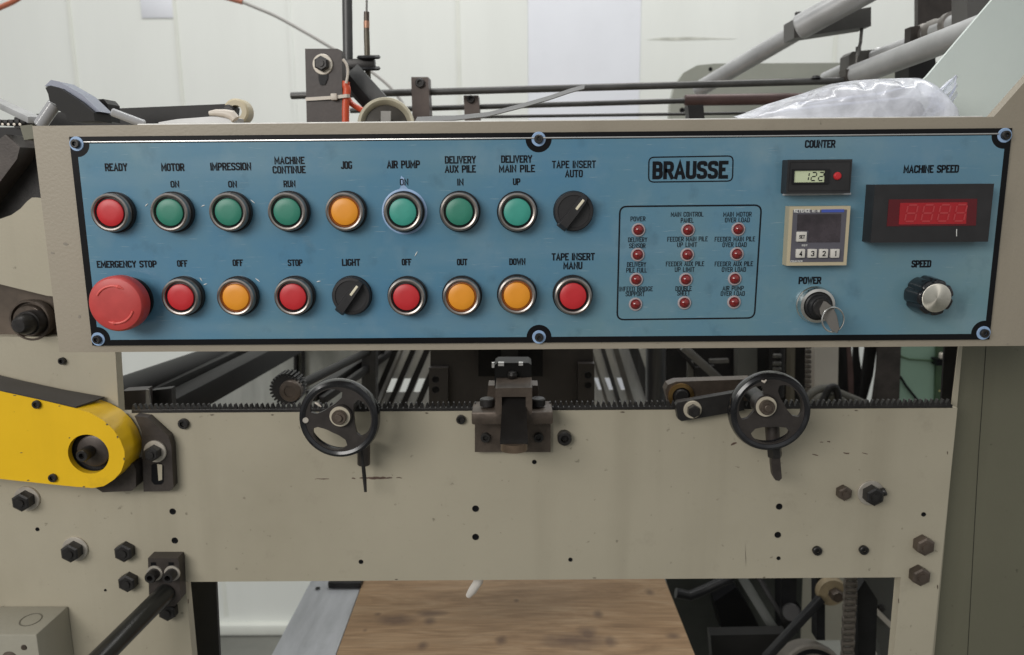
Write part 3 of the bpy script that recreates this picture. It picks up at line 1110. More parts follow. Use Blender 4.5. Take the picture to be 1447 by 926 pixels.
hh = (lz1 - lz0)*.68
seven(dg, '122', lx1 - .0163, lz0 + hh*.22, .0037, hh, .0021, .0008, Yc - .0008)
dg.build('digits', INK, n, flat=True)
q = P(1183, 249, Yc)
MB().lathe([(0, .0022), (.0022, .002), (.0030, .0012), (.0031, 0)], q, seg=26).build('reset_button', RED, n)
q = pp([(1107, 274.5), (1203, 274)], YI - .003)
MB().box(((q[0][0] + q[1][0])/2, YI - .0015, q[0][1] - .0002), (q[1][0] - q[0][0], .003, .0018), bev=.0004).build('clear_gasket_edge', mat('clear_gasket', (.6, .62, .65), .25), n)

# square counter with keys
D = .010
Yc = YI - D
c0 = P(1153, 334, YI)
n = node('counter_unit', c0, cp, 'square cream rimmed counter unit with white keys and a dark screen')
q = pp([(1115, 292), (1201, 292), (1197, 375), (1112, 375)], Yc)
xa_, xb_, za_, zb_ = (q[0][0] + q[3][0])/2, (q[1][0] + q[2][0])/2, q[2][1], q[0][1]
MB().prism([(xa_, za_), (xb_, za_), (xb_, zb_), (xa_, zb_)], Yc, YI, .0014, 3).build('frame', CREAM, n)
MB().prism([(xa_ + .0028, za_ + .0028), (xb_ - .0028, za_ + .0028), (xb_ - .0028, zb_ - .0028), (xa_ + .0028, zb_ - .0028)], Yc - .0003, Yc + .001).build('face', SLATE, n)
b = MB().prism(pp([(1127, 303), (1189, 302.5), (1187, 342.5), (1142, 343), (1142.5, 326), (1126, 326)], Yc - .0005), Yc - .0005, Yc)
b.build('screen', SCREEN, n)
MB().prism(pp([(1161, 296.2), (1193, 295.8), (1192.8, 300), (1161, 300.4)], Yc - .0005), Yc - .0005, Yc).build('blue_bar', BLUEBAR, n)
b = MB()
text_px('KEYENCE', 1133.5, 298, 5.0, 23, Yc - .0006, b, .2)
b.build('lettering', WHITEINK, n, flat=True)
b = MB()
text_px('RC-18', 1153, 298.5, 3.4, 11, Yc - .0006, b, .2)
b.build('lettering', WHITEINK, n, flat=True)
b = MB()
text_px('COUNTER', 1125.5, 369.5, 2.6, 17, Yc - .0006, b, .2)
b.build('lettering', WHITEINK, n, flat=True)
b = MB()
text_px('RST', 1137, 347, 2.4, 8, Yc - .0006, b, .2)
b.build('lettering', WHITEINK, n, flat=True)
for kx, ky, kw, kh, ch in ((1131.5, 334.5, 14, 14, 'SET'), (1130, 358, 12.5, 12.5, '4'), (1146.5, 358, 12.5, 12.5, '3'), (1162.5, 358, 12.5, 12.5, '2'), (1178.5, 358, 12.5, 12.5, '1')):
    q = P(kx, ky, Yc)
    u = S(q)
    kk = MB().box((q.x, Yc - .0012, q.z), (kw*u, .003, kh*u), bev=.0006).build('key_button', KEYW, n)
    b = MB()
    lettering(b, ch, (q.x, Yc - .0030, q.z), (5 if len(ch) > 1 else 7.5)*u, (8 if len(ch) > 1 else (2.4 if ch == '1' else 4.5))*u, .18)
    b.build('lettering', INK, kk, flat=True)

# machine speed display
D = .016
Yc = YI - D
c0 = P(1315, 303, YI)
n = node('speed_display', c0, cp, 'wide black machine speed display with a red digit window')
q = pp([(1237, 261), (1405, 260), (1396, 342), (1230, 343)], Yc)
xa_, xb_, za_, zb_ = (q[0][0] + q[3][0])/2, (q[1][0] + q[2][0])/2, (q[2][1] + q[3][1])/2, (q[0][1] + q[1][1])/2
MB().prism([(xa_, za_), (xb_, za_), (xb_, zb_), (xa_, zb_)], Yc, YI, .0012).build('case', GREYPL, n)
MB().prism(pp([(1256, 282), (1381, 281), (1379, 319), (1253, 320)], Yc - .0002), Yc - .0003, Yc + .001).build('red_window', RED_LCD, n)
MB().prism(pp([(1272, 287), (1367, 286), (1365, 316.5), (1270, 317.5)], Yc - .0005), Yc - .0006, Yc + .001).build('lit_filter', RED_LIT, n)
dg = MB()
q0, q1 = P(1279, 313, Yc), P(1279, 290, Yc)
seven(dg, '8888', q0.x - .0008, q0.z, .0078, q1.z - q0.z, .0050, .0012, Yc - .0009, .13)
dg.build('digits', SEG_RED, n, flat=True)
MB().tube([P(1352, 324, Yc - .0001), P(1351.6, 329, Yc - .0001), P(1351.8, 334, Yc - .0001)], .00028, 6).build('white_scratch', WHITEINK, n)

# speed knob
q = P(1303, 415.5, YI)
n = node('speed_knob', q, cp, 'fluted black speed knob with a spun metal cap')
kb = MB()
N = 112
prof = [(.0155, .001), (.0157, .004), (.0150, .014), (.0146, .0200), (.0138, .0218), (.0122, .0224), (.0, .0224)]
vs, fs = [], []
for r_, d_ in prof[:-1]:
    for k_ in range(N):
        a_ = 2*PI*k_/N
        fl_ = max(0, math.cos(a_*7))**3
        rr = r_ - .0021*fl_*(1 if .002 < d_ < .0222 else .6)
        vs.append((q.x + rr*math.cos(a_), q.y - d_, q.z + rr*math.sin(a_)))
for i in range(len(prof) - 2):
    for k_ in range(N):
        fs.append((i*N + k_, i*N + (k_ + 1) % N, (i + 1)*N + (k_ + 1) % N, (i + 1)*N + k_))
fs.append(tuple((len(prof) - 2)*N + k_ for k_ in range(N)))
kb.add(vs, fs)
kb.build('grip', GLOSSBK, n, sharp=50)


def spun():
    m = bpy.data.materials.new('spun_metal')
    m.use_nodes = True
    nt = m.node_tree
    b_ = nt.nodes['Principled BSDF']
    b_.inputs['Base Color'].default_value = (.88, .83, .72, 1)
    b_.inputs['Metallic'].default_value = 1
    b_.inputs['Roughness'].default_value = .32
    b_.inputs['Anisotropic'].default_value = .9
    tg = nt.nodes.new('ShaderNodeTangent')
    tg.direction_type = 'RADIAL'
    tg.axis = 'Y'
    nt.links.new(tg.outputs[0], b_.inputs['Tangent'])
    return m


SPUN = spun()
MB().lathe([(0, .0231), (.0108, .0231), (.0115, .0227), (.0117, .0220)], q, seg=56).build('metal_cap', SPUN, n)

# key switch (barrel on the panel; the key and its ring are things of their own)
q = P(1150, 430, YI)
n = node('key_switch', q, cp, 'chrome ringed power key switch')
MB().lathe([(.0150, 0), (.0152, .002), (.0146, .0028), (.0146, .0075), (.0140, .0090), (.0118, .0096), (.0108, .0088), (.0106, .004)], q, seg=48).build('chrome_ring', CHROME2, n)
MB().lathe([(.0108, .004), (.0106, .0094), (.0094, .0100), (.0088, .0150), (.0078, .0160), (0, .0160)], q, seg=40).build('barrel', BLKPL, n)
qk = q + Vector((0, -.0165, 0))
kt = thing('key', qk, 'steel key with a dark bow turned in the power switch', 'key')
MB().lathe([(0, .0030), (.0068, .0030), (.0074, .0022), (.0074, 0)], qk, seg=32).build('key_collar', OXIDE, kt)
kd = Vector((.62, 0, -.78)).normalized()
fwv = Vector((0, -1, 0))
A = qk + fwv*.003
bow = MB()
# flat bow standing out of the switch, turned to the right
ex = Vector((.80, -.52, -.30)).normalized()
ez = Vector((.12, -.30, -.95)).normalized()
nrm = ex.cross(ez).normalized()
pl = [(-.004, .005), (.003, .0065), (.009, .004), (.0115, -.001), (.0120, .010), (.0105, .0165), (.005, .0172), (.001, .012), (-.003, .010)]
pl = [(-.003, -.006), (.004, -.0065), (.009, -.004), (.0110, .002), (.0112, .012), (.0085, .0172), (.0040, .0168), (.0010, .011), (-.003, .006)]
vs = [A + ex*u_ + ez*v_ + nrm*s_*.0011 for s_ in (-1, 1) for u_, v_ in pl]
m_ = len(pl)
bow.add(vs, [tuple(range(m_)), tuple(range(m_, 2*m_))[::-1]] + [(i, (i + 1) % m_, m_ + (i + 1) % m_, m_ + i) for i in range(m_)])
bow.build('bow', KEYM, kt)
rc = P(1177, 452, qk.y - .010)
rg = MB().torus(rc, .0098, .00055, axis=(.22, -.93, .1), seg=56, n=8)
rg.torus(rc + Vector((.0003, .0008, .0002)), .0098, .0005, axis=(.24, -.93, .12), seg=56, n=8)
tag(rg.build('key_ring', CHROME2, None), 'thin bright wire ring hanging from the key in the power switch', 'key ring')

# pen and dust marks on the plate
dm = MB()
for (mx_, my_, ln, an) in ((207, 290, 3, 40), (287, 291, 3, 20), (357, 285, 4, -40), (284, 395, 3, -60), (364, 396, 4, -40), (588, 359, 4, 60), (450, 398, 3, 10), (290, 402, 3, 20)):
    q = P(mx_, my_, YI - .0002)
    u = S(q)
    d_ = Vector((math.cos(math.radians(an)), 0, math.sin(math.radians(an))))
    dm.tube([q - d_*ln*u, q + Vector((0, 0, .2*u)), q + d_*ln*u], [.0001, .0005, .0001], 6)
dm.build('pale_fleck', WHITEINK, fp)

# ================================================================== MACHINE FRAME
YM = .740
fq = P(720, 930, YM)
mf = thing('machine_frame', (0, YM + .006, fq.z), 'beige steel machine front plate with a toothed rack along its upper edge', 'machine frame')
def to_floor(q, zcut):      # carry the lowest points of an outline down to the floor
    return [(x_, ZF + .002 if z_ < zcut else z_) for x_, z_ in q]


zc = P(720, 935, YM).z + .01
pl = MB().prism(to_floor(pp([(-170, 476), (108, 476), (120, 400), (158, 400), (163, 500), (168, 584.5), (760, 580.5), (1353, 577), (1316, 945), (1263, 945), (1273, 816), (262, 822.5), (272.5, 945), (-170, 945)], YM), zc), YM, YM + .012, .0007, 2)
pl.build('front_plate', PAINT, mf)
MB().pprism([(1357, 470), (1362, 470), (1318, 950), (1300, 950)], YM + .0125, YM + .0140).build('column_edge', PAINT, mf)
sc2 = MB().prism(to_floor(pp([(1362, 470), (1640, 470), (1640, 950), (1316, 950)], YM + .022), zc), YM + .022, YM + .030, .0006)
sc2.build('side_column', COLUMN, mf)
MB().tube([P(1394, 480, YM + .0219), P(1383, 640, YM + .0219), P(1377, 745, YM + .0219), P(1366, 950, YM + .0219)], .0003, 6).build('column_seam', BLACKP, mf)
MB().prism(pp([(1266, 150), (1310, 108), (1402, 0), (1440, -45), (1560, -45), (1560, 172), (1266, 172)], YM + .002), YM + .002, YM + .006, .0005).build('side_cheek', CHEEK, mf)

# toothed rack
rk = MB()
A, B = P(186, 584.3, YM + .001), P(1346, 577, YM + .001)
rk.bar((A.x, YM + .0035, (A.z + B.z)/2 + .0012), (B.x, YM + .0035, (A.z + B.z)/2 + .0012), .005, .0046, .0003)
zr = (A.z + B.z)/2 + .0034
pit = .0053
nt_ = int((B.x - A.x)/pit)
vs, fs = [], []
for i in range(nt_):
    x0 = A.x + i*pit
    b0 = len(vs)
    for yy in (YM + .0012, YM + .0058):
        vs += [(x0 + .0002, yy, zr), (x0 + .0019, yy, zr + .0053), (x0 + .0028, yy, zr + .0053), (x0 + .0046, yy, zr)]
    fs += [(b0, b0 + 1, b0 + 2, b0 + 3), (b0 + 7, b0 + 6, b0 + 5, b0 + 4), (b0, b0 + 4, b0 + 5, b0 + 1), (b0 + 1, b0 + 5, b0 + 6, b0 + 2), (b0 + 2, b0 + 6, b0 + 7, b0 + 3)]
rk.add(vs, fs)
rk.build('gear_rack', OXIDE, mf, flat=True)

for x, y, r in ((258, 600, 7.5), (651, 594, 6.5), (798, 621, 10), (1156, 780, 6.5), (1222, 779, 6.5), (86, 511, 5)):
    socketscrew(mf, x, y, YM, r, h=.004 if r < 9 else .009)
for x, y, r in ((755, 653, 3), (672, 719, 4.4), (672, 759, 4.4), (510, 794, 3), (806, 791, 2.8), (244, 723, 4.2), (247, 764, 4.2), (1101, 716, 4.2), (1099, 756, 4.2), (1100, 789, 2.6), (1305, 727, 3), (53, 748, 2.6), (149, 834, 1.6)):
    hole(mf, x, y, YM, r)
hexbolt(mf, 30, 710, YM, 13.5, washer=ZINC, h=.0105, wr=1.34)
hexbolt(mf, 99, 782, YM, 13.5, washer=ZINC, h=.0105, wr=1.34)
hexbolt(mf, 173, 783, YM, 13.5, h=.009)
hexbolt(mf, 178, 826, YM, 13, h=.009)
hexbolt(mf, 235, 867, YM, 13, h=.009)
hexbolt(mf, 1309, 774, YM, 13.5, BROWNST, h=.010)
hexbolt(mf, 1303, 817, YM, 13.5, BROWNST, h=.010)
hexbolt(mf, 1195, 699, YM, 10.5, BROWNST, h=.008)
hexbolt(mf, 1236, 702, YM, 13.5, washer=ZINC, h=.0105, wr=1.35)
MB().cyl(P(1241, 698, YM - .004), P(1252, 694, YM - .006), .0042, 16, .001).build('grease_nipple', OXIDE, mf)
scm = mat('dark_brown_scuff', (.10, .06, .045), .6, var=.3, vscale=200)
scl = mat('faint_grey_scuff', (.27, .24, .195), .6, var=.2, vscale=90)


def scuff(pts, th, m=scm, jit=.7):
    b_ = MB()
    top, bot = [], []
    n_ = len(pts)
    for i, (x_, y_) in enumerate(pts):
        t_ = th*(.35 + .65*math.sin(PI*(i + .3)/(n_ - .4)))*random.uniform(.6, 1.2)
        top.append((x_, y_ - t_/2))
        bot.append((x_, y_ + t_/2))
    b_.prism(pp(top + bot[::-1], YM - .0002), YM - .0002, YM + .0001)
    b_.build('scuff_mark', m, mf, flat=True)


scuff([(508 + i*4.2, 676 + random.uniform(-.7, .7)) for i in range(12)], 3.4)
scuff([(497, 676), (499, 676), (502, 676.5)], 2.6)
scuff([(445 + i*4, 677 + random.uniform(-.6, .6)) for i in range(6)], 1.4)
scuff([(560, 675.5), (564, 675), (568, 676)], 1.4)
scuff([(1033, 629), (1037, 627), (1041, 626)], 3.2)
scuff([(1148, 642), (1152, 643), (1156, 644)], 1.6)
scuff([(1192, 640), (1196, 641), (1200, 641)], 2.2)
scuff([(1218, 640), (1222, 641), (1226, 642)], 1.3)
scuff([(1159, 625), (1163, 625)], 1.6)
scuff([(1169, 624), (1173, 624.5)], 2.4)
scuff([(1053, 770), (1053.6, 780), (1054.2, 790), (1054, 800)], 1.3)

# ================================================================== LEFT SIDE
YL = YM - .004
MB_ = MB().prism(pp([(-170, 332), (2, 309), (16, 304), (29, 295), (38, 285), (45, 279.5), (120, 286), (120, 424), (66, 418), (-170, 360)], YL - .006), YL - .006, YL, .0008)
tag(MB_.build('curved_side_guard', PAINT), 'beige guard plate with a curved top edge at the left of the control box', 'side guard')
lb = thing('shaft_bearing', P(40, 454, YM + .004), 'brown flanged shaft bearing with a thick bolt left of the emergency stop', 'bearing')
MB().prism(pp([(-170, 345), (120, 400), (120, 480), (-170, 480)], YM + .004), YM + .0125, YM + .02, .0005).build('backing_plate', mat('oily_brown_plate', (.10, .075, .055), .45, .1, var=.3, vscale=25), lb)
c0 = P(46, 452, YM + .004)
MB().lathe([(.0195, -.006), (.0203, .003), (.0196, .005), (.0180, .005), (.0172, .001), (.0158, .001), (.0150, .006), (.0145, .007), (0, .007)], c0, seg=44).build('bearing_ring', BROWNST, lb)
c1 = P(35, 458, YM - .018)
MB().lathe([(0, .026), (.0060, .026), (.0076, .0245), (.0100, .018), (.0100, .012), (.0115, .012), (.0115, -.012)], (c1.x, YM - .002, c1.z), seg=22).build('shaft_bolt', OXIDE, lb)

# parts above and left of the control box
th = thing('chain_bracket', P(20, 240, .80), 'dark brown chain bracket beside the left end of the control box', 'chain bracket')
b = MB().prism(pp([(-40, 226), (8, 190), (28, 208), (24, 225), (-40, 310)], .74), .74, .80, .001)
b.build('angled_block', DKSTEEL, th)
b = MB().prism(pp([(-40, 180), (60, 180), (90, 330), (-40, 420)], .81), .81, .83, .001)
b.build('back_plate', DARK, th)
b = MB().prism(pp([(28, 208), (62, 212), (70, 300), (-10, 330), (-10, 290)], .765), .765, .80, .004)
b.build('chain_cover', OXIDE, th)
ch = MB()
for i in range(7):
    q = P(-6 + i*8.2, 173 - abs(i - 2)*.4 + 1, .76)
    ch.cyl(q + Vector((0, -.006, 0)), q + Vector((0, .008, 0)), .0026, 14)
    ch.box(q + Vector((.0026, -.007, 0)), (.0050, .0018, .0048), bev=.0008)
ch.build('roller_chain', DARK, th)
for i in range(4):
    q = P(4 + i*8.2, 176, .752)
    MB().lathe([(0, .001), (.0013, .0007), (.0014, 0)], q, seg=12).build('chain_pin', ZINC, th)
b = MB().bar(P(-20, 137, .80), P(50, 170, .70), .012, .006, .0008)
tag(b.build('grey_flat_bar', LIGHTBAR), 'pale grey flat bar slanting behind the top left corner of the control box', 'bar')
b = MB().pprism([(28, 178), (46, 176), (48, 196), (34, 198)], .70, .735, .0015)
tag(b.build('end_block', COLUMN), 'small grey green block against the top left corner of the control box', 'block')

lv = thing('clamp_lever', P(110, 172, .70), 'black clamp lever with a pale blue upper face above the ready button', 'clamp lever')
v0 = [(68, 119), (75, 113), (86, 118), (118, 137), (146, 160), (135, 164), (114, 150), (75, 131)]
b = MB().pprism([(63, 122), (72, 113), (84, 115.5), (116, 134), (141, 158), (132, 158.5), (112, 142), (84, 124), (72, 121)], .690, .712, .0012)
b.build('lever_cap', mat('pale_blue_grey_plastic', (.20, .22, .29), .3, var=.12), lv)
b = MB().pprism([(64, 124), (72, 121.5), (84, 124.5), (112, 142.5), (132, 159), (134, 171), (96, 172), (92, 161), (82, 156), (79, 148), (70, 143), (68, 133)], .684, .7125, .0015)
b.build('lever_arm', SOOT, lv)
b = MB().cyl(P(56, 178, .70), P(78, 146, .70), .0055, 20, .001)
b.build('clear_peg', CLEAR, lv)
b = MB().pprism([(119, 142), (146, 140), (152, 147), (153, 172), (121, 172)], .73, .752, .003)
b.build('clamp_body', DARK, lv)
b = MB().pprism([(133, 142), (138, 142), (140, 172), (135, 172)], .7285, .7295, .0003)
b.build('pale_strip', TIE, lv)
b = MB().cyl(P(157, 158, .69), P(205, 176, .70), .0035, 18, .001)
tag(b.build('clear_rod', CLEAR), 'short clear rod lying on the control box above the motor button', 'rod')
rl = thing('flat_lever', P(200, 170, .80), 'flat dark arm with a cream roller at its end above the control box', 'roller arm')
MB().pprism([(20, 166), (60, 160), (150, 154), (320, 147), (333, 152), (331, 168), (200, 176), (20, 182)], .80, .812, .0015).build('arm', DARK, rl)
c0 = P(335, 158, .80)
MB().lathe([(.006, .004), (.0108, .004), (.0125, .0025), (.0128, -.012), (.011, -.014), (.006, -.014)], c0, seg=36, closed=True).build('roller', CREAM, rl)
MB().lathe([(0, .009), (.005, .009), (.0062, .008), (.0062, 0)], c0 + Vector((-.006, 0, .0)), seg=20).build('roller_bolt', OXIDE, rl)
b = MB().pprism([(224, 173), (250, 168.5), (322, 163), (330, 166), (330, 176), (224, 176)], .675, .700, .001)
tag(b.build('metal_strip', LIGHTBAR), 'thin bright metal strip lying on the control box under the dark arm', 'metal strip')
b = MB().tube([P(296, 160.5, .674), P(305, 159.5, .674), P(318, 160.5, .674), P(328, 163, .674), P(333, 169, .674)], [.002, .0028, .0035, .0042, .004], 12)
tag(b.build('tape_scrap', TIE), 'crumpled cream scrap at the end of the metal strip', 'scrap')

# air hose and cable on the wall side
def curve(px, Y, n=10):
    P3 = [P(x_, y_, Y) for x_, y_ in px]
    out = []
    for i in range(len(P3) - 1):
        p0, p1, p2, p3 = P3[max(i - 1, 0)], P3[i], P3[i + 1], P3[min(i + 2, len(P3) - 1)]
        for k_ in range(n):
            t = k_/n
            out.append(.5*((2*p1) + (p2 - p0)*t + (2*p0 - 5*p1 + 4*p2 - p3)*t*t + (3*p1 - p0 - 3*p2 + p3)*t**3))
    out.append(P3[-1])
    return out


b = MB().tube(curve([(-30, 25), (0, 11), (26, -2), (60, -30)], 1.5), .0045, 10)
tag(b.build('orange_hose', mat('dull_orange_rubber', (.42, .12, .06), .5, var=.1)), 'dull orange hose crossing the top left corner in front of the wall', 'hose')
hz = thing('air_hose', P(430, 70, 1.3), 'thin grey hose with an orange upper end arching down in front of the white wall', 'hose')
MB().tube(curve([(343, 3), (362, 11), (390, 23), (430, 45), (478, 73), (520, 98), (553, 125), (572, 152), (582, 180)], 1.3), .0028, 10).build('grey_hose', GREYTUBE, hz)
MB().tube(curve([(280, -14), (310, -6), (343, 3)], 1.3), .0042, 10).build('orange_hose_end', mat('faded_orange_rubber', (.42, .16, .10), .5, var=.1), hz)

# slotted bracket with bolt
sb = thing('slotted_bracket', P(460, 175, .86), 'dark brown slotted bracket with a washered bolt and zip tie above the jog button', 'bracket')
q = pp([(431, 69), (477, 69), (483, 72), (484, 200), (434, 200)], .84)
MB().prism(q, .84, .858, .001).build('bracket_plate', mat('dull_brown_black_steel', (.052, .043, .04), .45, .2, var=.3, vscale=30, bump=.15), sb)
MB().pprism([(450, 103), (463, 103), (463, 111), (459, 120), (452, 120), (450, 112)], .8385, .839).build('slot', BLACKP, sb)
hexbolt(sb, 454, 90, .84, 10.5, OXIDE, washer=ZINC, h=.007, wr=1.36)
zt_ = thing('zip_tie', P(460, 140, .838), 'off white zip tie wrapped round the slotted bracket and orange tube', 'zip tie')
b = MB().ribbon([P(432, 140.5, .8385), P(470, 138, .8365), P(490, 135.5, .8365), P(494, 136, .841)], (0, 0, .0034), .0010)
b.build('strap', TIE, zt_)
MB().box(P(472, 137, .8355), (.0065, .004, .0068), bev=.001).build('strap_head', TIE, zt_)
b = MB().tube(curve([(484.5, 84), (490, 92), (491.5, 104), (489, 118)], .835), .0014, 8)
tag(b.build('white_wire', TIE), 'white wire looping beside the slotted bracket into the orange tube', 'wire')
b = MB().tube(curve([(489, 115), (488.5, 121), (490, 128), (488, 150), (488, 190)], .843), [.002] + [.0042]*40, 12)
tag(b.build('orange_tube', ORTUBE), 'bright orange red tube held upright by the zip tie', 'tube')
b = MB().tube(curve([(491, 138), (497, 147), (512, 156)], .855), .0030, 10)
tag(b.build('orange_branch', ORTUBE), 'short orange red branch slanting away behind the upright tube', 'tube')

# post with clamp and rod
po = thing('clamp_post', P(500, 150, .92), 'dark upright post with a double clamp and sloping channel arm', 'clamp post')
MB().cyl(P(492, 108, .92), P(490, -40, .92), .0056, 24).build('post', mat('dark_grey_tube', (.075, .075, .075), .4, .3, var=.2, vscale=30), po)
MB().bar(P(486, 91, .92), P(530, 90, .92), .012, .010, .001).build('clamp_bar', OXIDE, po)
MB().lathe([(0, -.002), (.0120, -.002), (.0135, 0), (.0120, .002), (0, .002)], P(521, 81, .92), axis=(0, -.18, 1), seg=32).build('clamp_disc', BLKPL, po)
MB().lathe([(0, -.002), (.0120, -.002), (.0135, 0), (.0120, .002), (0, .002)], P(521, 97, .92), axis=(0, -.18, 1), seg=32).build('clamp_disc', BLKPL, po)
MB().tube([P(520, 165, .93), P(521, 132, .93), P(519, 80, .93), P(518, 44, .93)], .0033, 14).build('rod', mat('dull_olive_rod', (.12, .105, .075), .4, .3, var=.3, vscale=50), po)
MB().cyl(P(518, 45, .93), P(518, 17, .93), .0031, 14).build('rod_sleeve', BROWNST, po)
MB().cyl(P(518, 40, .9295), P(518, 30, .9295), .0033, 14).build('copper_band', mat('copper_band', (.45, .24, .16), .4, .4), po)
MB().cyl(P(518, 18, .93), P(518.5, -40, .93), .0012, 10).build('thin_wire', MID, po)
MB().bar(P(493, 104, .90), P(560, 178, .90), .010, .028, .001, up=(.76, 0, .64)).build('sloping_arm', mat('mid_grey_steel', (.12, .12, .118), .45, .4, var=.25, vscale=40, bump=.2), po)
MB().pprism([(484, 112), (492, 104), (545, 168), (530, 170)], .885, .889, .0008).build('arm_flange', DARK, po)

pw = thing('guide_wheel', P(546, 177, .80), 'grooved wheel with a pale rim half hidden behind the control box top', 'wheel')
c0 = P(546, 179, .80)
tl = Vector((.12, -.97, .18))
MB().lathe([(.0250, .006), (.0272, .006), (.0282, .004), (.0270, .0), (.0282, -.004), (.0272, -.006), (.0250, -.006), (.0225, -.003), (.0215, 0), (.0225, .003)], c0, tl, 56, True).build('rim', mat('aged_ivory_rim', (.50, .46, .35), .3, .3, var=.15, vscale=60), pw)
MB().lathe([(0, .004), (.007, .004), (.009, .001), (.0222, -.0005), (.0222, -.003), (0, -.003)], c0, tl, 40).build('disc', mat('bronze_grey_disc', (.05, .044, .036), .45, .3, var=.3, vscale=50), pw)
MB().pprism([(538, 157), (552, 157), (552, 180), (538, 180)], .775, .781, .0008).build('hub_block', MID, pw)

# long rods behind the box
ra = thing('cross_rod', P(800, 130, 1.0), 'upper long dark rod running behind the control box top', 'rod')
MB().cyl(P(411, 135.5, 1.0), P(1235, 113, 1.0), .0043, 20, .0008).build('rod', mat('mid_dark_rod', (.085, .083, .08), .38, .5, var=.25, vscale=30), ra)
MB().pprism([(1195, 98), (1226, 97), (1228, 122), (1196, 123)], .99, 1.01, .0015).build('end_clamp', DKSTEEL, ra)
MB().lathe([(0, .004), (.004, .003), (.006, 0)], P(1153, 111, .997), axis=(0, 0, 1), seg=18).build('rod_knob', DARK, ra)
rb_ = thing('thin_cross_rod', P(760, 150, 1.04), 'lower thin dark rod ending in a red brown sleeve', 'rod')
MB().cyl(P(495, 156.5, 1.04), P(975, 142.5, 1.04), .0034, 18).build('rod', MATS['mid_dark_rod'], rb_)
MB().cyl(P(967, 142, 1.04), P(1260, 138, 1.04), .0072, 22, .0015).build('sleeve', RUST, rb_)
b = MB().cyl(P(560, 167, 1.08), P(1060, 160, 1.08), .0022, 14)
tag(b.build('lowest_cross_rod', MATS['mid_dark_rod']), 'lowest faint rod just above the control box edge', 'rod')
for (x0, x1_, y0, bx_, by_, Y_, lab) in ((581, 605, 109, 593, 117, .98, 'taller brown rod clamp with a socket bolt beside the guide wheel'), (655, 676, 135, 665, 140, 1.02, 'shorter brown rod clamp hanging on the thin rod')):
    t = thing('rod_clamp', P((x0 + x1_)/2, 172, Y_), lab, 'rod clamp', 'clamps on the long rods')
    MB().pprism([(x0, y0), (x1_, y0), (x1_ + 3, 178), (x0 + 2, 178)], Y_, Y_ + .03, .001).build('clamp_block', mat('brown_clamp_steel', (.11, .085, .075), .45, .3, var=.25, vscale=40) if 'brown_clamp_steel' not in MATS else MATS['brown_clamp_steel'], t)
    socketscrew(t, bx_, by_, Y_, 6.5 if y0 < 120 else 5.5, h=.005)
b = MB().pprism([(972, 149), (994, 148), (996, 170), (974, 170)], .98, 1.0, .001)
tag(b.build('small_block', DARK), 'small dark block under the red brown sleeve', 'block')
b = MB().ribbon([P(588, 169, .675), P(640, 167.5, .68), P(690, 162, .69), P(735, 150.5, .70), P(775, 139, .71), P(806, 128.5, .72), P(826, 123, .722)], (.001, .006, .0042), .0008)
tag(b.build('packing_strap', mat('grey_strap', (.12, .12, .118), .5, var=.08)), 'curved grey strap rising from the control box top in the middle', 'strap')

# pale plate, bars and brackets behind at the right
t = thing('rounded_cover_plate', P(1080, 170, 1.45), 'pale grey green plate with a rounded corner behind the rods', 'cover plate')
q = [(945, 185), (947, 150), (953, 122), (966, 103), (985, 92.5), (1010, 90), (1330, 88), (1330, 185)]
MB().pprism(q, 1.45, 1.47, .002).build('plate', mat('weathered_grey_green_paint', (.36, .37, .32), .5, var=.1, vscale=8, stain=.3, stain_col=(.28, .28, .24)), t)
hole(t, 1004, 98, 1.45, 2.6)
hole(t, 964, 156, 1.45, 3.4)


def pipe(name, a, b_, Ya, Yb, r, m, label, cat='bar'):
    o = MB().cyl(P(*a, Ya), P(*b_, Yb), r, 26, .002).build(name, m)
    return tag(o, label, cat)


pipe('feed_bar', (985, 128), (1140, 37), 1.30, 1.16, .0125, LIGHTBAR, 'pale round bar slanting up to the dark clamp plate', 'bar')
pipe('feed_bar', (1128, 40), (1262, -34), 1.05, .98, .0158, LIGHTBAR, 'thicker pale round bar above the dark clamp plate', 'bar')
t = thing('clamp_plate', P(1175, 40, 1.10), 'dark grey clamp plate joining two pale slanting bars', 'clamp plate')
MB().pprism([(1122, 27), (1140, 24), (1231, 10), (1231, 37), (1145, 50), (1122, 54)], 1.07, 1.11, .0015).build('plate', mat('dark_taupe_steel', (.085, .08, .074), .45, .3, var=.2, vscale=30), t)
MB().cyl(P(1128, 17, 1.09), P(1128, 28, 1.09), .0045, 16, .001).build('plate_bolt', OXIDE, t)
b = MB().tube([P(1218, 38, 1.08), P(1216, 60, 1.08), P(1211, 80, 1.06), P(1209, 100, 1.06)], .0022, 8)
tag(b.build('thin_wire', MATS['dark_taupe_steel']), 'thin wire hanging from the dark clamp plate', 'wire')
pipe('feed_bar', (1165, 112), (1245, 76), 1.28, 1.16, .010, LIGHTBAR, 'short pale bar behind the lower brown bracket', 'bar')
pipe('feed_bar', (1232, 83), (1300, 57), 1.10, 1.05, .0098, LIGHTBAR, 'pale bar between the lower brown bracket and the collar', 'bar')
pipe('feed_bar', (1205, 108), (1420, 26), 1.00, .80, .0130, LIGHTBAR, 'longest pale bar rising to the green cheek plate', 'bar')
t = thing('bar_bracket', P(1222, 90, 1.10), 'dark brown bracket holding the lower pale bars', 'bracket')
MB().pprism([(1200, 78), (1205, 73), (1246, 69), (1240, 92), (1215, 98), (1199, 100)], 1.10, 1.13, .0015).build('bracket_block', MATS['dark_taupe_steel'], t)
MB().cyl(P(1213, 66, 1.11), P(1213, 74, 1.11), .0035, 14, .0006).build('bracket_bolt', OXIDE, t)
t = thing('collared_bar', P(1330, 40, .95), 'pale bar carrying a ribbed collar below the dark box', 'bar')
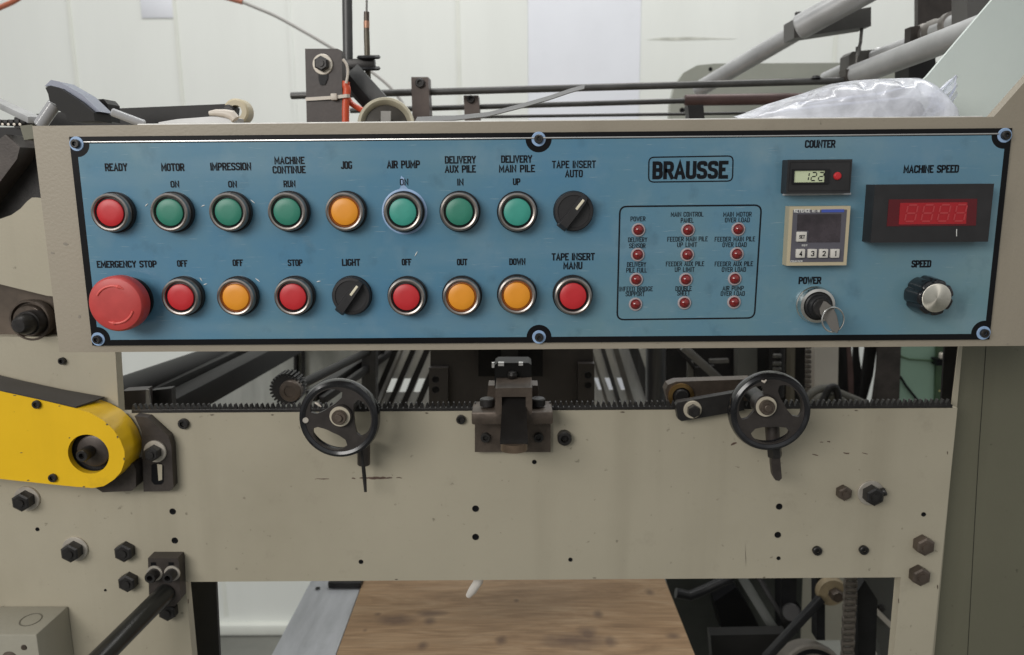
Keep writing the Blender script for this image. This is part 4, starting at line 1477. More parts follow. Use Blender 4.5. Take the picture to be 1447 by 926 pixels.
MB().cyl(P(1312, 48, .98), P(1400, 14, .88), .0105, 26).build('bar', LIGHTBAR, t)
d_ = (P(1400, 14, .88) - P(1312, 48, .98)).normalized()
c0 = P(1300, 53, 1.0)
MB().lathe([(.0118, 0), (.0142, .002), (.0142, .010), (.0125, .012), (.0125, .020), (.0142, .022), (.0142, .030), (.0128, .034), (.0128, .050), (.0150, .052), (.0150, .060), (.0112, .062)], c0, d_, 30).build('collar', mat('taupe_collar_steel', (.17, .155, .14), .4, .5, var=.2, vscale=30), t)
MB().pprism([(1287, 38), (1300, 36), (1302, 72), (1286, 74)], .985, 1.0, .001).build('collar_plate', DKSTEEL, t)
t = thing('dark_housing', P(1335, 20, 1.15), 'dark brown box at the top right behind the collared bar', 'housing')
MB().pprism([(1297, -60), (1420, -60), (1420, 60), (1297, 40)], 1.15, 1.16, .002).build('box', DKSTEEL, t)
MB().pprism([(1367, -60), (1402, -60), (1398, 10), (1392, 28), (1367, 28)], .86, .89, .003).build('end_block', mat('grey_brown_block', (.10, .095, .09), .4, .3, var=.2), t)
b = MB().pprism([(1284, 70), (1322, 52), (1322, 180), (1284, 180)], 1.12, 1.16, .001)
tag(b.build('upright_plate', DARK), 'dark upright plate under the longest pale bar', 'plate')

# clear plastic bag on top of the box, with dark fittings inside
t = thing('plastic_bag', P(1200, 172, .69), 'clear wrinkled plastic bag lying on the control box top at the right', 'plastic bag')
prof = [(1030, 167), (1050, 161), (1080, 149), (1110, 139.5), (1140, 130), (1168, 121), (1196, 117), (1225, 114.5), (1255, 113.5), (1280, 113), (1292, 119), (1304, 132), (1317, 150), (1328, 167)]
rng = random.Random(4)
NX, NT = 60, 26
vs, fs = [], []
ztop = zt
for i in range(NX + 1):
    u = i/NX
    xx = prof[0][0] + (prof[-1][0] - prof[0][0])*u
    for (xa_, ya_), (xb_, yb_) in zip(prof[:-1], prof[1:]):
        if xa_ <= xx <= xb_:
            yy = ya_ + (yb_ - ya_)*(xx - xa_)/(xb_ - xa_)
    tp = P(xx, yy, .70)
    H = max(.002, tp.z - (ztop - .0005))
    for j in range(NT + 1):
        a = PI*j/NT
        w_ = .018 + .024*min(1, H/.022)
        wr = 1 + .10*math.sin(xx*.11 + 5*a) + .07*math.sin(xx*.23 - 7*a) + rng.uniform(-.02, .02)
        vs.append((tp.x + .001*math.sin(9*a + u*20), .69 - w_*math.cos(a), ztop - .0005 + H*(max(0, math.sin(a))**.72)*(1 if abs(a - PI/2) < .15 else min(1, wr))))
for i in range(NX):
    for j in range(NT):
        k_ = i*(NT + 1) + j
        fs.append((k_, k_ + 1, k_ + NT + 2, k_ + NT + 1))
MB().add(vs, fs).build('bag_body', BAG, t, sharp=50)
vs, fs = [], []
prf = [(1312, 128, 170), (1320, 131, 168), (1327, 127, 166), (1336, 117, 160), (1345, 111, 150), (1352, 106, 138)]
NV = 10
for i, (xx, ya_, yb_) in enumerate(prf):
    for j in range(NV + 1):
        v_ = P(xx + 2*math.sin(j*1.7), ya_ + (yb_ - ya_)*j/NV, .69 + .005*math.sin(j*1.9 + i) + .004*math.sin(j*.8 - i*1.3))
        vs.append(v_)
for i in range(len(prf) - 1):
    for j in range(NV):
        k_ = i*(NV + 1) + j
        fs.append((k_, k_ + 1, k_ + NV + 2, k_ + NV + 1))
MB().add(vs, fs).build('bag_neck', BAG, t, sharp=60)
MB().tube([P(1140, 148, .668), P(1190, 139, .664), P(1240, 133, .662), P(1285, 122, .662)], [.0004, .0010, .0010, .0004], 8).build('bag_fold', BAG, t)
MB().tube([P(1080, 160, .666), P(1150, 151, .660), P(1215, 145, .658), P(1262, 140, .660), P(1296, 134, .664)], [.0004, .0010, .0011, .0009, .0004], 8).build('bag_fold', BAG, t)
MB().tube([P(1120, 147, .664), P(1135, 146, .662), P(1148, 143, .662)], [.0003, .0012, .0003], 8).build('bag_fold', BAG, t)
MB().tube([P(1288, 119, .668), P(1306, 130, .672), P(1321, 133, .68), P(1336, 121, .685), P(1351, 107, .69)], [.0004, .0011, .0012, .0010, .0005], 8).build('bag_fold', BAG, t)
MB().tube([P(1321, 133, .676), P(1314, 150, .672), P(1302, 166, .67)], [.0008, .0010, .0004], 8).build('bag_fold', BAG, t)
MB().tube([P(1351, 107, .69), P(1349, 124, .69), P(1338, 146, .688), P(1326, 168, .686)], [.0005, .0008, .0008, .0005], 8).build('bag_fold', BAG, t)
t = thing('pipe_fitting', P(1285, 165, .68), 'dark rubber fittings inside the clear plastic bag', 'fitting')
MB().cyl(P(1262, 153, .665), P(1285, 151, .69), .0075, 22, .002).build('fitting_end', BLKPL, t)
MB().cyl(P(1240, 164, .68), P(1298, 155, .70), .0068, 20, .002).build('fitting_body', GREYPL, t)
MB().cyl(P(1292, 150, .672), P(1300, 166, .68), .0055, 18, .001).build('fitting_branch', GREYPL, t)

# ================================================================== YELLOW DRIVE GUARD
YG = .703
yc = P(121, 641, YG)
gd = thing('drive_guard', P(60, 690, .72), 'yellow rounded drive guard with a dark hub opening at the left edge', 'drive guard')
fr_ = [(-200, 505), (0, 553), (60, 566), (108, 577.5)]
arc = [(128, 584), (146, 594), (160, 607), (170, 622), (176, 638), (176, 652), (171, 667), (161, 678), (147, 687), (131, 690), (100, 687.5)]
end_ = [(0, 677), (-200, 653)]
outer = pp(fr_ + arc + end_, YG)
hcx, hcz = P(125, 642, YG).x, P(125, 642, YG).z
hr = 29*S(yc)
# front face with a round opening: a fan of quads between opening and outline
bm = bmesh.new()
def rs(poly_, n_):
    L_ = [0]
    for i in range(len(poly_)):
        j = (i + 1) % len(poly_)
        L_.append(L_[-1] + math.dist(poly_[i], poly_[j]))
    return L_
N_ = 96
ov, iv = [], []
for k_ in range(N_):
    a_ = 2*PI*k_/N_
    dx_, dz_ = math.cos(a_), math.sin(a_)
    best = None
    for i in range(len(outer)):
        x1_, z1_ = outer[i]; x2_, z2_ = outer[(i + 1) % len(outer)]
        ex_, ez_ = x2_ - x1_, z2_ - z1_
        den = dx_*ez_ - dz_*ex_
        if abs(den) < 1e-12: continue
        t_ = ((x1_ - hcx)*ez_ - (z1_ - hcz)*ex_)/den
        s_ = ((x1_ - hcx)*dz_ - (z1_ - hcz)*dx_)/den
        if t_ > 0 and -1e-6 <= s_ <= 1 + 1e-6 and (best is None or t_ > best): best = t_
    ov.append((hcx + dx_*best, hcz + dz_*best))
    iv.append((hcx + dx_*hr, hcz + dz_*hr))
b = MB()
vs = [(x_, YG, z_) for x_, z_ in iv] + [(x_, YG, z_) for x_, z_ in ov] + [(hcx + (x_ - hcx)*1.0, YG + .012, z_) for x_, z_ in iv] + [(x_, .7375, z_) for x_, z_ in ov]
fs = []
for k_ in range(N_):
    j = (k_ + 1) % N_
    fs += [(k_, j, N_ + j, N_ + k_), (2*N_ + k_, 2*N_ + j, j, k_), (N_ + k_, N_ + j, 3*N_ + j, 3*N_ + k_)]
b.add(vs, fs)
b.build('guard_cover', YELLOW, gd, sharp=30)
MB().lathe([(0, 0), (hr - .0004, 0), (hr - .0004, .004)], (hcx, YG + .010, hcz), seg=40).build('hub_recess', DARK, gd)
hb = MB().lathe([(0, .004), (.0135, .004), (.0155, .003), (.0158, 0)], (hcx + .0015, YG + .009, hcz + .001), seg=36)
hb.build('hub_disc', mat('dark_brown_disc', (.075, .062, .054), .4, .5, var=.3, vscale=60), gd)
hexc = P(120, 642, YG - .004)
b = MB().lathe([(0, .010), (.0022, .010)], (hexc.x, YG + .004, hexc.z), seg=6)
b.lathe([(.0024, .010), (.0028, .014), (.0052, .014), (.006, .0125), (.006, 0)], (hexc.x, YG + .004, hexc.z), seg=24)
b.build('hub_bolt', OXIDE, gd)
ps = pp([(-200, 505.5), (0, 553.5), (60, 566.5), (107, 577.5)], YG)
vs, fs = [], []
for i, (x_, z_) in enumerate(ps):
    for dy_, dz_ in ((.0003, .0003), (.0003, .0016), (.0335, .0016), (.0335, .0003)):
        vs.append((x_ + (0.0 if i < 3 else .0 + dy_*.30), YG + dy_, z_ + dz_ + .0002))
for i in range(len(ps) - 1):
    for k_ in range(4):
        j = (k_ + 1) % 4
        fs.append((i*4 + k_, i*4 + j, i*4 + 4 + j, i*4 + 4 + k_))
fs += [(0, 1, 2, 3), tuple(4*(len(ps) - 1) + k_ for k_ in range(4))]
MB().add(vs, fs).build('dark_top_strip', mat('dark_strip', (.045, .041, .04), .45, .1, var=.25, vscale=30), gd)
socketscrew(gd, 50, 572.5, YG, 6, h=.003)
socketscrew(gd, 73, 676.5, YG, 6, h=.003)

def chip(parent, x, y, Y, sx, sy, m, n_=9):
    pts = [(x + sx*math.cos(2*PI*i/n_)*random.uniform(.5, 1.1), y + sy*math.sin(2*PI*i/n_)*random.uniform(.5, 1.1)) for i in range(n_)]
    MB().prism(pp(pts, Y - .0002), Y - .0002, Y + .0001).build('paint_chip', m, parent, flat=True)


chm = mat('bare_chipped_steel', (.11, .085, .06), .5, .2, var=.4, vscale=200)
for a_ in ((151, 600, 2.2, 1.3), (166, 618, 1.6, 2.0), (175, 649, 1.2, 2.4), (20, 559, 3.0, .9), (84, 574, 2.0, .9), (40, 679, 2.6, .9), (118, 688, 2.2, 1.0), (98, 619, 1.2, 1.0), (30, 640, 2.5, .5)):
    chip(gd, a_[0], a_[1], YG, a_[2], a_[3], chm)
for a_ in ((300, 586.5, 4, 1.0), (385, 586.5, 3, .9), (603, 584, 3, 1.2), (880, 582.5, 4, 1.1), (1016, 581, 2.5, .9), (1210, 580.5, 3.5, 1.0), (1339, 640, 1.0, 3), (560, 819, 3, .9), (840, 817, 3.5, .8), (1080, 816, 2.5, .8), (1270, 850, 1, 4), (266, 850, .9, 4), (1325, 830, 1, 4)):
    chip(mf, a_[0], a_[1], YM, a_[2], a_[3], chm)
for a_ in ((92, 345, 5, 2.6), (74, 358, 3, 2), (112, 448, 2.4, 3.2), (1424, 494 - 8, 2, 1.2), (520, 488, 3, .8), (930, 485.5, 4, .8), (1240, 484, 3, .9)):
    chip(cp, a_[0], a_[1], YF, a_[2], a_[3], scl)
t = thing('tension_bracket', P(222, 692, YM), 'dark slotted bracket with a washered bolt beside the yellow guard', 'bracket')
MB().pprism([(190, 588), (208, 590), (238, 617), (242, 630), (245, 688), (240, 694), (203, 695), (200, 610)], YM - .010, YM, .001).build('bracket_plate', DKSTEEL, t)
MB().pprism([(214, 657), (218, 655), (228, 655), (231, 659), (231, 681), (228, 685), (218, 685), (214, 680)], YM - .0104, YM - .0101).build('slot', BLACKP, t)
MB().pprism([(222, 656), (229, 657), (229, 678), (224, 680)], YM - .0107, YM - .0105).build('slot_plate', MATS['beige_grey_machine_paint'], t)
hexbolt(t, 214, 642, YM - .010, 11, OXIDE, washer=ZINC, h=.009, wr=1.45)
b = MB().pprism([(135, 660), (188, 655), (192, 664), (192, 688), (186, 694), (145, 696), (133, 688)], YM - .018, YM - .0005, .0015)
tag(b.build('guard_foot', DKSTEEL), 'dark steel foot under the rounded end of the yellow guard', 'foot')

# ================================================================== JUNCTION BOX AND SUPPORT ROD
jb = thing('junction_box', P(30, 930, .72), 'grey cast junction box fixed at the bottom left corner', 'junction box')
x0, z1_ = P(51.5, 899, .694).x, P(51.5, 897, .694).z
xr_, zr_ = P(97, 858, YM).x, P(95, 856, YM).z
vs = [(-.70, .694, z1_ - .12), (x0, .694, z1_ - .12), (x0, .694, z1_), (-.70, .694, z1_), (-.70, YM, z1_ - .12), (xr_, YM, z1_ - .12), (xr_, YM, zr_), (-.70, YM, zr_)]
bm = bmesh.new()
bv = [bm.verts.new(v) for v in vs]
for f in ((0, 1, 2, 3), (7, 6, 5, 4), (1, 5, 6, 2), (3, 2, 6, 7), (0, 4, 5, 1), (0, 3, 7, 4)): bm.faces.new([bv[i] for i in f])
bmesh.ops.bevel(bm, geom=bm.edges[:], offset=.0018, segments=2, affect='EDGES', profile=.5)
MB().addbm(bm).build('box_body', JBOX, jb)
# knockout on the sloping top
tc_ = Vector((P(42, 865, .717).x, .717, (z1_ + zr_)/2))
nrm = Vector((0, -(zr_ - z1_), (YM - .694))).normalized()
MB().lathe([(.0090, -.0002), (.0093, .0004), (.0104, .0004), (.0107, -.0002)], tc_, nrm, 40).build('knockout_ring', mat('dark_knockout_line', (.14, .13, .10), .6), jb)  # darker ring marks the knockout outline
b = MB().lathe([(0, .0012), (.0024, .0011), (.0030, 0)], P(34, 915, .694), seg=20)
b.build('box_screw', BROWNST, jb)
b = MB().lathe([(0, .003), (.006, .003), (.008, 0)], P(14, 931, .694), seg=24)
b.build('gland', BROWNST, jb)

sr = thing('support_rod', P(235, 855, .73), 'thick black round rod clamped to the plate by a two bolt block', 'support rod')
MB().pprism([(209, 789), (251, 789), (253, 795), (255, 848), (247, 857), (214, 857), (211, 852)], YM - .014, YM, .0018).build('mounting_block', DKSTEEL, sr)
for bx_ in (214, 239):
    MB().pprism([(bx_ - 1, 795), (bx_ + 6, 795), (bx_ + 7, 803), (bx_ - 1, 804)], YM - .0145, YM - .0141).build('slot', BLACKP, sr)
    c = P(bx_, 815, YM - .022)
    c = Vector((c.x, YM - .014, c.z))
    o = MB().lathe([(0, .006), (.0026, .006)], c, seg=6)
    o.lathe([(.0027, .006), (.003, .012), (.0050, .012), (.0058, .0105), (.0058, .0015)], c, seg=24)
    o = o.build('socket_screw', OXIDE, sr)
    MB().ring(c, .004, .0080, .0001, .0016).build('washer', ZINC, o)
A, B = P(236, 836, YM - .012), P(146, 926, .640)
B2 = A + (B - A)*1.5
MB().cyl(A, B2, .0098, 36, .001).build('rod', mat('black_coated_rod', (.018, .018, .016), .32, .1, var=.3, vscale=20), sr)

# ================================================================== HANDWHEELS
def wheel(px_, py_, Y, rpx, rot, label, hubpx):
    c = P(px_, py_, Y)
    R_ = rpx*S(c)
    t = thing('handwheel', c, label, 'handwheel', 'handwheels on the front plate')
    MB().lathe([(R_*.80, .002), (R_*.83, .0045), (R_*.90, .0055), (R_*.97, .0040), (R_, .000), (R_*.99, -.005), (R_*.94, -.0085), (R_*.86, -.0085), (R_*.80, -.005)], c, (0, -1, 0), 72, True).build('rim', GLOSSBK, t)
    # web with three openings
    bm = bmesh.new()
    r0, ra_, rb, r1 = .30*R_, .38*R_, .80*R_, .84*R_
    NA = 72
    rad = [r0*.3, r0, ra_, rb, r1]
    grid = [[bm.verts.new((c.x + r_*math.cos(2*PI*k/NA), c.y, c.z + r_*math.sin(2*PI*k/NA))) for k in range(NA)] for r_ in rad]
    for k in range(NA):
        j = (k + 1) % NA
        aa = (math.degrees(2*PI*(k + .5)/NA) - rot) % 120
        op = aa < 43 or aa > 77
        for i in range(4):
            if i == 2 and op: continue
            bm.faces.new((grid[i][k], grid[i][j], grid[i + 1][j], grid[i + 1][k]))
    # taper the openings so that the spokes widen towards hub and rim
    for k in range(NA):
        aa = (math.degrees(2*PI*k/NA) - rot + 60) % 120 - 60
        if abs(aa) <= 43:
            f_ = (abs(aa)/43)**3
            for i, tgt in ((2, .62*R_), (3, .66*R_)):
                v = grid[i][k]
                r_ = rad[i] + (tgt - rad[i])*f_*.75
                v.co.x = c.x + r_*math.cos(2*PI*k/NA)
                v.co.z = c.z + r_*math.sin(2*PI*k/NA)
    loose = [v for v in bm.verts if not v.link_faces]
    bmesh.ops.delete(bm, geom=loose, context='VERTS')
    ret = bmesh.ops.extrude_face_region(bm, geom=bm.faces[:])
    bmesh.ops.translate(bm, vec=(0, -.004, 0), verts=[g for g in ret['geom'] if isinstance(g, bmesh.types.BMVert)])
    bmesh.ops.recalc_face_normals(bm, faces=bm.faces[:])
    MB().addbm(bm).build('web', mat('dark_brown_enamel', (.040, .034, .031), .38, .15, var=.3, vscale=50, bump=.1) if 'dark_brown_enamel' not in MATS else MATS['dark_brown_enamel'], t)
    h = P(*hubpx, Y - .010)
    hc = Vector((h.x, Y - .004, h.z))
    hb_ = MB().lathe([(.0105, -.010), (.0105, .004), (.0098, .0048), (0, .0048)], hc, seg=36).build('hub', MATS['dark_brown_enamel'], t)
    MB().ring(hc, .0066, .0094, .0049, .0058).build('washer', mat('cream_washer', (.60, .54, .43), .35, .3, var=.1) if 'cream_washer' not in MATS else MATS['cream_washer'], t)
    MB().lathe([(0, .0125), (.0030, .0125), (.0034, .0122), (.0036, .0105), (.0060, .0105), (.0068, .0095), (.0068, .0049)], hc, seg=28).build('hub_bolt', BROWNST, t)
    MB().cyl(hc + Vector((0, .006, 0)), (hc.x, YM + .002, hc.z), .0075, 24).build('spindle', OXIDE, t)
    return t, c, R_


t, c, R_ = wheel(480, 591, .694, 57, 243, 'black handwheel at the left with a thin locking pin below it', (480, 589))
MB().cyl(P(432, 594, .6888), P(432, 594, .694), .0028, 18, .0004).build('rim_stud', ZINC, t)
MB().tube([P(445, 569, .689), P(449, 571, .689), P(454, 575, .689)], [.0006, .0014, .0006], 8).build('paint_chip', TIE, t)
t2 = thing('locking_pin', P(515, 690, .725), 'thin dark locking pin with a short sleeve under the left handwheel', 'locking pin')
MB().cyl(P(514, 626, .722), P(514, 657, .722), .0062, 22, .0008).build('sleeve', DKSTEEL, t2)
MB().tube([P(511, 635, .717), P(513, 655, .717), P(515, 675, .717), P(516.5, 695, .717)], [.0016, .0019, .0020, .0014], 12).build('pin', OXIDE, t2)
t, c, R_ = wheel(1087, 581, .694, 57.5, 272, 'black handwheel at the right with a bladed lever below it', (1083, 575))
MB().tube([P(1076, 538, .6885), P(1080, 540, .688), P(1083, 537, .688)], [.0008, .0014, .0008], 8).build('paint_chip', TIE, t)
t2 = thing('locking_lever', P(1097, 675, .72), 'dark locking lever with a flat blade under the right handwheel', 'locking lever')
MB().cyl(P(1090, 585, .715), P(1093, 634, .712), .0066, 24, .0008).build('sleeve', DKSTEEL, t2)
MB().cyl(P(1094, 632, .712), P(1095, 645, .712), .0068, 6).build('lock_nut', OXIDE, t2)
MB().pprism([(1090, 640), (1102, 640), (1104, 665), (1105, 676), (1101, 680), (1096, 679), (1092, 672), (1090, 655)], .708, .714, .0015).build('blade', DKSTEEL, t2)

# arm and bronze collar at the right, pinion at the left
ar = thing('pivot_arm', P(1000, 590, .73), 'black flat pivot arm with a washered bolt left of the right handwheel', 'pivot arm')
MB().pprism([(955, 573), (958, 569), (1050, 553), (1052, 580), (963, 595.5), (958, 592)], YM - .012, YM - .003, .0012).build('arm', OXIDE, ar)
o = hexbolt(ar, 981, 582, YM - .012, 9, OXIDE, washer=MATS['cream_washer'], h=.008, wr=1.42)
ac = thing('bronze_collar_arm', P(1000, 560, .76), 'brown upper arm with a bronze collar behind the pivot arm', 'pivot arm')
MB().pprism([(940, 552), (944, 544), (956, 539.5), (1062, 536), (1062, 566), (945, 572)], .757, .772, .003).build('arm', BROWNST, ac)
c0 = P(962, 559, .757)
MB().ring(c0, .0090, .0118, -.001, .0035).build('bronze_collar', BRONZE, ac)
MB().ring(c0, .0120, .0128, -.001, .0030).build('bronze_rim', BRONZE, ac)
MB().lathe([(0, .006), (.0060, .006), (.0072, .005), (.0088, .001), (.0088, -.001)], c0, seg=28).build('pivot_pin', DARK, ac)

gp = thing('pinion', P(408, 575, .78), 'small dark toothed pinion with a brown hub left of the left handwheel', 'pinion')
c0 = P(407, 548, .785)
NT2 = 26
gv = []
r_o, r_i = .0170, .0140
for k_ in range(NT2):
    for da, r_ in ((-.42, r_i), (-.22, r_o), (.18, r_o), (.38, r_i)):
        a_ = 2*PI*(k_ + da)/NT2
        gv.append((c0.x + r_*math.cos(a_), c0.z + r_*math.sin(a_)))
MB().prism(gv, .777, .797).build('gear', DARK, gp, flat=True)
h0 = P(410, 553, .772)
MB().lathe([(0, .0005), (.0058, .0005), (.0060, .0014), (.0066, .0014), (.0104, .0010), (.0112, 0), (.0112, -.010)], h0, seg=36).build('hub', BROWNST, gp)
MB().cyl(P(412, 550, .79), P(530, 492, 1.15), .0055, 20).build('shaft', SOOT, gp)

# ================================================================== CENTRE CLAMP
cc = thing('centre_clamp', P(724, 640, .73), 'brown steel clamp block with a sloping dark tongue in the middle of the plate', 'clamp')
MB().pprism([(671, 583), (778, 582), (778, 639), (671, 639)], YM - .008, YM - .0001, .0008).build('back_plate', BROWNST, cc)
MB().box((P(724, 590, .722).x, .731, P(724, 591.5, .712).z), (.0775, .038, .0125), bev=.0016).build('flange', BROWNST, cc)
for sx in (689, 760):
    q = P(sx, 574, .735)
    MB().lathe([(0, .007), (.0062, .007), (.0072, .006), (.0072, 0)], (q.x, .730, P(724, 586, .712).z + .004), axis=(0, 0, 1), seg=24).build('cap_screw', OXIDE, cc)
    socketscrew(cc, 686 if sx < 700 else 761, 619.5, YM - .008, 7, h=.004)
MB().pprism([(690, 545), (760, 545), (764, 582), (686, 582)], .752, .772, .002).build('rear_block', BROWNST, cc)
u_ = MB()
u_.pprism([(700, 549), (752, 548), (752, 561), (700, 561)], .706, .745, .001)
u_.pprism([(700, 561.3), (709, 561.3), (709, 586), (700, 586)], .7065, .745, .001)
u_.pprism([(743, 561.3), (752, 561.3), (752, 586), (743, 586)], .7065, .745, .001)
u_.build('yoke', BROWNST, cc)
A0, A1 = P(710, 560, .716), P(743, 560, .716)
B0, B1 = P(706.5, 622, .678), P(746, 622, .678)
hgt = P(726, 622, .678).z - P(726, 638, .678).z
vs = [A0, A1, B1, B0, A0 - Vector((0, 0, .04)), A1 - Vector((0, 0, .04)), B1 - Vector((0, 0, hgt)), B0 - Vector((0, 0, hgt))]
MB().add([A0, A1, B1, B0, A0 - Vector((0, 0, .004)), A1 - Vector((0, 0, .004)), B1 - Vector((0, 0, .004)), B0 - Vector((0, 0, .004))], [(0, 1, 2, 3), (0, 4, 5, 1), (1, 5, 6, 2), (2, 6, 7, 3), (3, 7, 4, 0), (7, 6, 5, 4)]).build('tongue_top', mat('oily_black_steel', (.022, .020, .019), .3, .3, var=.3, vscale=30), cc)
tw = (B1 - B0).length
mid = (B0 + B1)/2
b = MB()
pts_ = [(mid.x + tw*.485*math.cos(PI + PI*i/14), .684 + .0115*math.sin(PI + PI*i/14)) for i in range(15)] + [(mid.x + tw*.485, .735), (mid.x - tw*.485, .735)]
zt_a = mid.z - .0038
n_ = len(pts_)
vs = [(x_, y_, zt_a) for x_, y_ in pts_] + [(x_, y_, zt_a - hgt + .0035) for x_, y_ in pts_]
b.add(vs, [tuple(range(n_)), tuple(range(n_, 2*n_))] + [(i, (i + 1) % n_, n_ + (i + 1) % n_, n_ + i) for i in range(n_)])
b.build('tongue_nose', mat('rubbed_brown_steel', (.16, .115, .08), .35, .5, var=.35, vscale=50), cc)
sn = thing('sensor_block', P(724, 550, .75), 'glossy black sensor block with a brass screw on top of the centre clamp', 'sensor')
b = MB().pprism([(699, 516), (703, 513), (747, 513), (751, 516), (751, 548), (699, 548)], .748, .775, .002)
b.build('block_body', SOOT, sn)
MB().cyl(P(724, 548, .742), P(724, 535, .742), .0026, 16, .0005).build('brass_screw', mat('pale_brass', (.52, .42, .27), .35, .6), sn)
MB().lathe([(0, .004), (.004, .003), (.005, 0), (.004, -.003), (0, -.004)], P(724, 530, .742), axis=(0, 0, 1), seg=18).build('adjusting_nut', OXIDE, sn)
for (xa_, xb_, ya_, yb_) in ((695, 698.5, 513, 520), (704, 712, 512.5, 517.5), (733, 739, 512.5, 517)):
    MB().pprism([(xa_, ya_), (xb_, ya_), (xb_, yb_), (xa_, yb_)], .744, .7475, .001).build('light_spot', mat('light_spot_white', (.80, .80, .78), .3) if 'light_spot_white' not in MATS else MATS['light_spot_white'], sn)  # white blobs stand in for light showing through holes

# ================================================================== INSIDE THE GAP
gh = thing('gripper_housing', P(722, 600, .95), 'dark brown central housing seen through the gap under the control box', 'housing')
hm = mat('dark_umber_housing', (.034, .029, .027), .45, .15, var=.25, vscale=14)
MB().pprism([(608, 470), (838, 470), (838, 640), (608, 640)], .95, 1.05, .001).build('housing_body', hm, gh)
MB().pprism([(606, 520), (633, 520), (633, 640), (606, 640)], .938, .9495, .001).build('flange', MATS['dark_umber_housing'], gh)
MB().pprism([(817, 514), (840, 514), (840, 640), (817, 640)], .938, .9495, .001).build('flange', MATS['dark_umber_housing'], gh)
for hx, hy in ((615.5, 536.5), (615.5, 551), (831, 530.5), (831, 544.5)): hole(gh, hx, hy, .938, 4.6)
MB().pprism([(676, 470), (767, 470), (767, 532), (676, 532)], .93, .9495, .001).build('recess_block', BLACKP, gh)
MB().pprism([(708, 470), (732, 470), (732, 532), (708, 532)], .915, .9295, .001).build('centre_rib', DARK, gh)

# galvanised panel, then polished sheets beside the housing, their reflections built as slanting strips
b = MB().pprism([(150, 640), (200, 600), (246, 560), (345, 503), (420, 440), (505, 440), (505, 640)], 1.40, 1.41, .001)
tag(b.build('galvanised_panel', GALV), 'streaky pale galvanised panel seen under the left of the control box', 'panel')
b = MB().pprism([(415, 470), (419, 470), (419, 560), (415, 560)], 1.385, 1.3995)
b.pprism([(425.5, 470), (428, 470), (428, 560), (425.5, 560)], 1.385, 1.3995)
tag(b.build('cable_pair', DARK), 'pair of thin dark upright cables on the galvanised panel', 'cable')
pg = thing('striped_reflection_sheet', P(560, 590, 1.2), 'bright polished sheet with its slanting reflections built as dark strips left of the central housing', 'guard')
sh = MB().pprism([(500, 440), (612, 440), (612, 535), (500, 535)], 1.20, 1.203).pprism([(500, 554), (612, 554), (612, 660), (500, 660)], 1.20, 1.203)
for xa_, xb_ in ((500, 549), (558, 568), (577, 588), (597, 618)):  # gaps onto the wall stand in for bright glints on the sheet
    sh.pprism([(xa_ + 4, 534.5), (xb_ + 4, 534.5), (xb_ - 4, 554.5), (xa_ - 4, 554.5)], 1.2004, 1.2026)
sh.build('polished_sheet', SHINY, pg)
for i, (xt, xb_, w_) in enumerate(((541, 497, 6), (557, 513, 8), (569, 527, 3), (582, 537, 8), (601, 556, 9), (621, 577, 9))):  # slanting reflections of the sheet, built as strips in front of it
    MB().pprism([(xt, 490), (xt + w_, 490), (xb_ + w_ - 3, 600), (xb_ - 3, 600)], 1.17, 1.173, .0008).build('slant_strip', DARK if i != 2 else MID, pg)
MB().pprism([(511, 470), (531, 470), (531, 640), (511, 640)], 1.10, 1.12, .001).build('edge_strip', mat('dark_grey_strip', (.075, .075, .078), .3, .6, var=.3, vscale=8, stretch=(20, 1, 1)), pg)
pg = thing('striped_reflection_sheet', P(880, 590, 1.2), 'grey polished sheet with its slanting reflections built as strips right of the central housing', 'guard')
sh = MB().pprism([(835, 440), (918, 440), (918, 534), (835, 534)], 1.20, 1.203).pprism([(835, 551), (918, 551), (918, 660), (835, 660)], 1.20, 1.203)
for xa_, xb_ in ((828, 842), (850, 857), (865, 874), (881, 920)):
    sh.pprism([(xa_ - 3, 533.5), (xb_ - 3, 533.5), (xb_ + 4, 551.5), (xa_ + 4, 551.5)], 1.2004, 1.2026)
sh.build('polished_sheet', SHINY, pg)
for i, (xt, xb_, w_) in enumerate(((829, 865, 4), (845, 881, 6), (862, 898, 8), (884, 925, 14))):  # reflections in the right sheet, built as strips too
    MB().pprism([(xt, 480), (xt + w_, 480), (xb_ + w_, 600), (xb_, 600)], 1.17, 1.173, .0008).build('slant_strip', MID if i in (0, 2) else MATS['dark_grey_strip'], pg)
b = MB().cyl(P(927, 470, 1.05), P(926, 620, 1.05), .014, 28)
tag(b.build('dark_column', MATS['dark_grey_strip']), 'dark grey round column between the right polished sheet and the pivot arms', 'column')

dl = thing('delivery_rail', P(260, 560, 1.0), 'black roller and channel rail running back from the left of the rack', 'rail')
MB().cyl(P(120, 572, .80), P(420, 462, 1.45), .0165, 30).build('roller', SOOT, dl)
MB().bar(P(150, 592, .82), P(440, 455, 1.45), .020, .026, .001).build('channel', SOOT, dl)
MB().bar(P(190, 604, .83), P(470, 455, 1.42), .030, .030, .001).build('rail_body', SOOT, dl)
MB().pprism([(172, 553), (206, 551), (206, 590), (172, 590)], .775, .79, .0012).build('end_plate', mat('dark_umber_block', (.05, .042, .04), .4, .3, var=.25), dl)
MB().pprism([(206, 551), (210, 551), (214, 590), (206, 590)], .772, .775).build('edge_line', MID, dl)
MB().pprism([(214, 552), (242, 549), (244, 580), (240, 600), (214, 600)], .80, .81, .002).build('foot_block', DARK, dl)
b = MB().bar(P(440, 560, .95), P(560, 480, 1.3), .014, .014, .001)
b.bar(P(455, 566, .95), P(580, 478, 1.3), .008, .010, .001)
tag(b.build('twin_rail', DARK), 'pair of dark rails slanting up behind the left handwheel', 'rail')

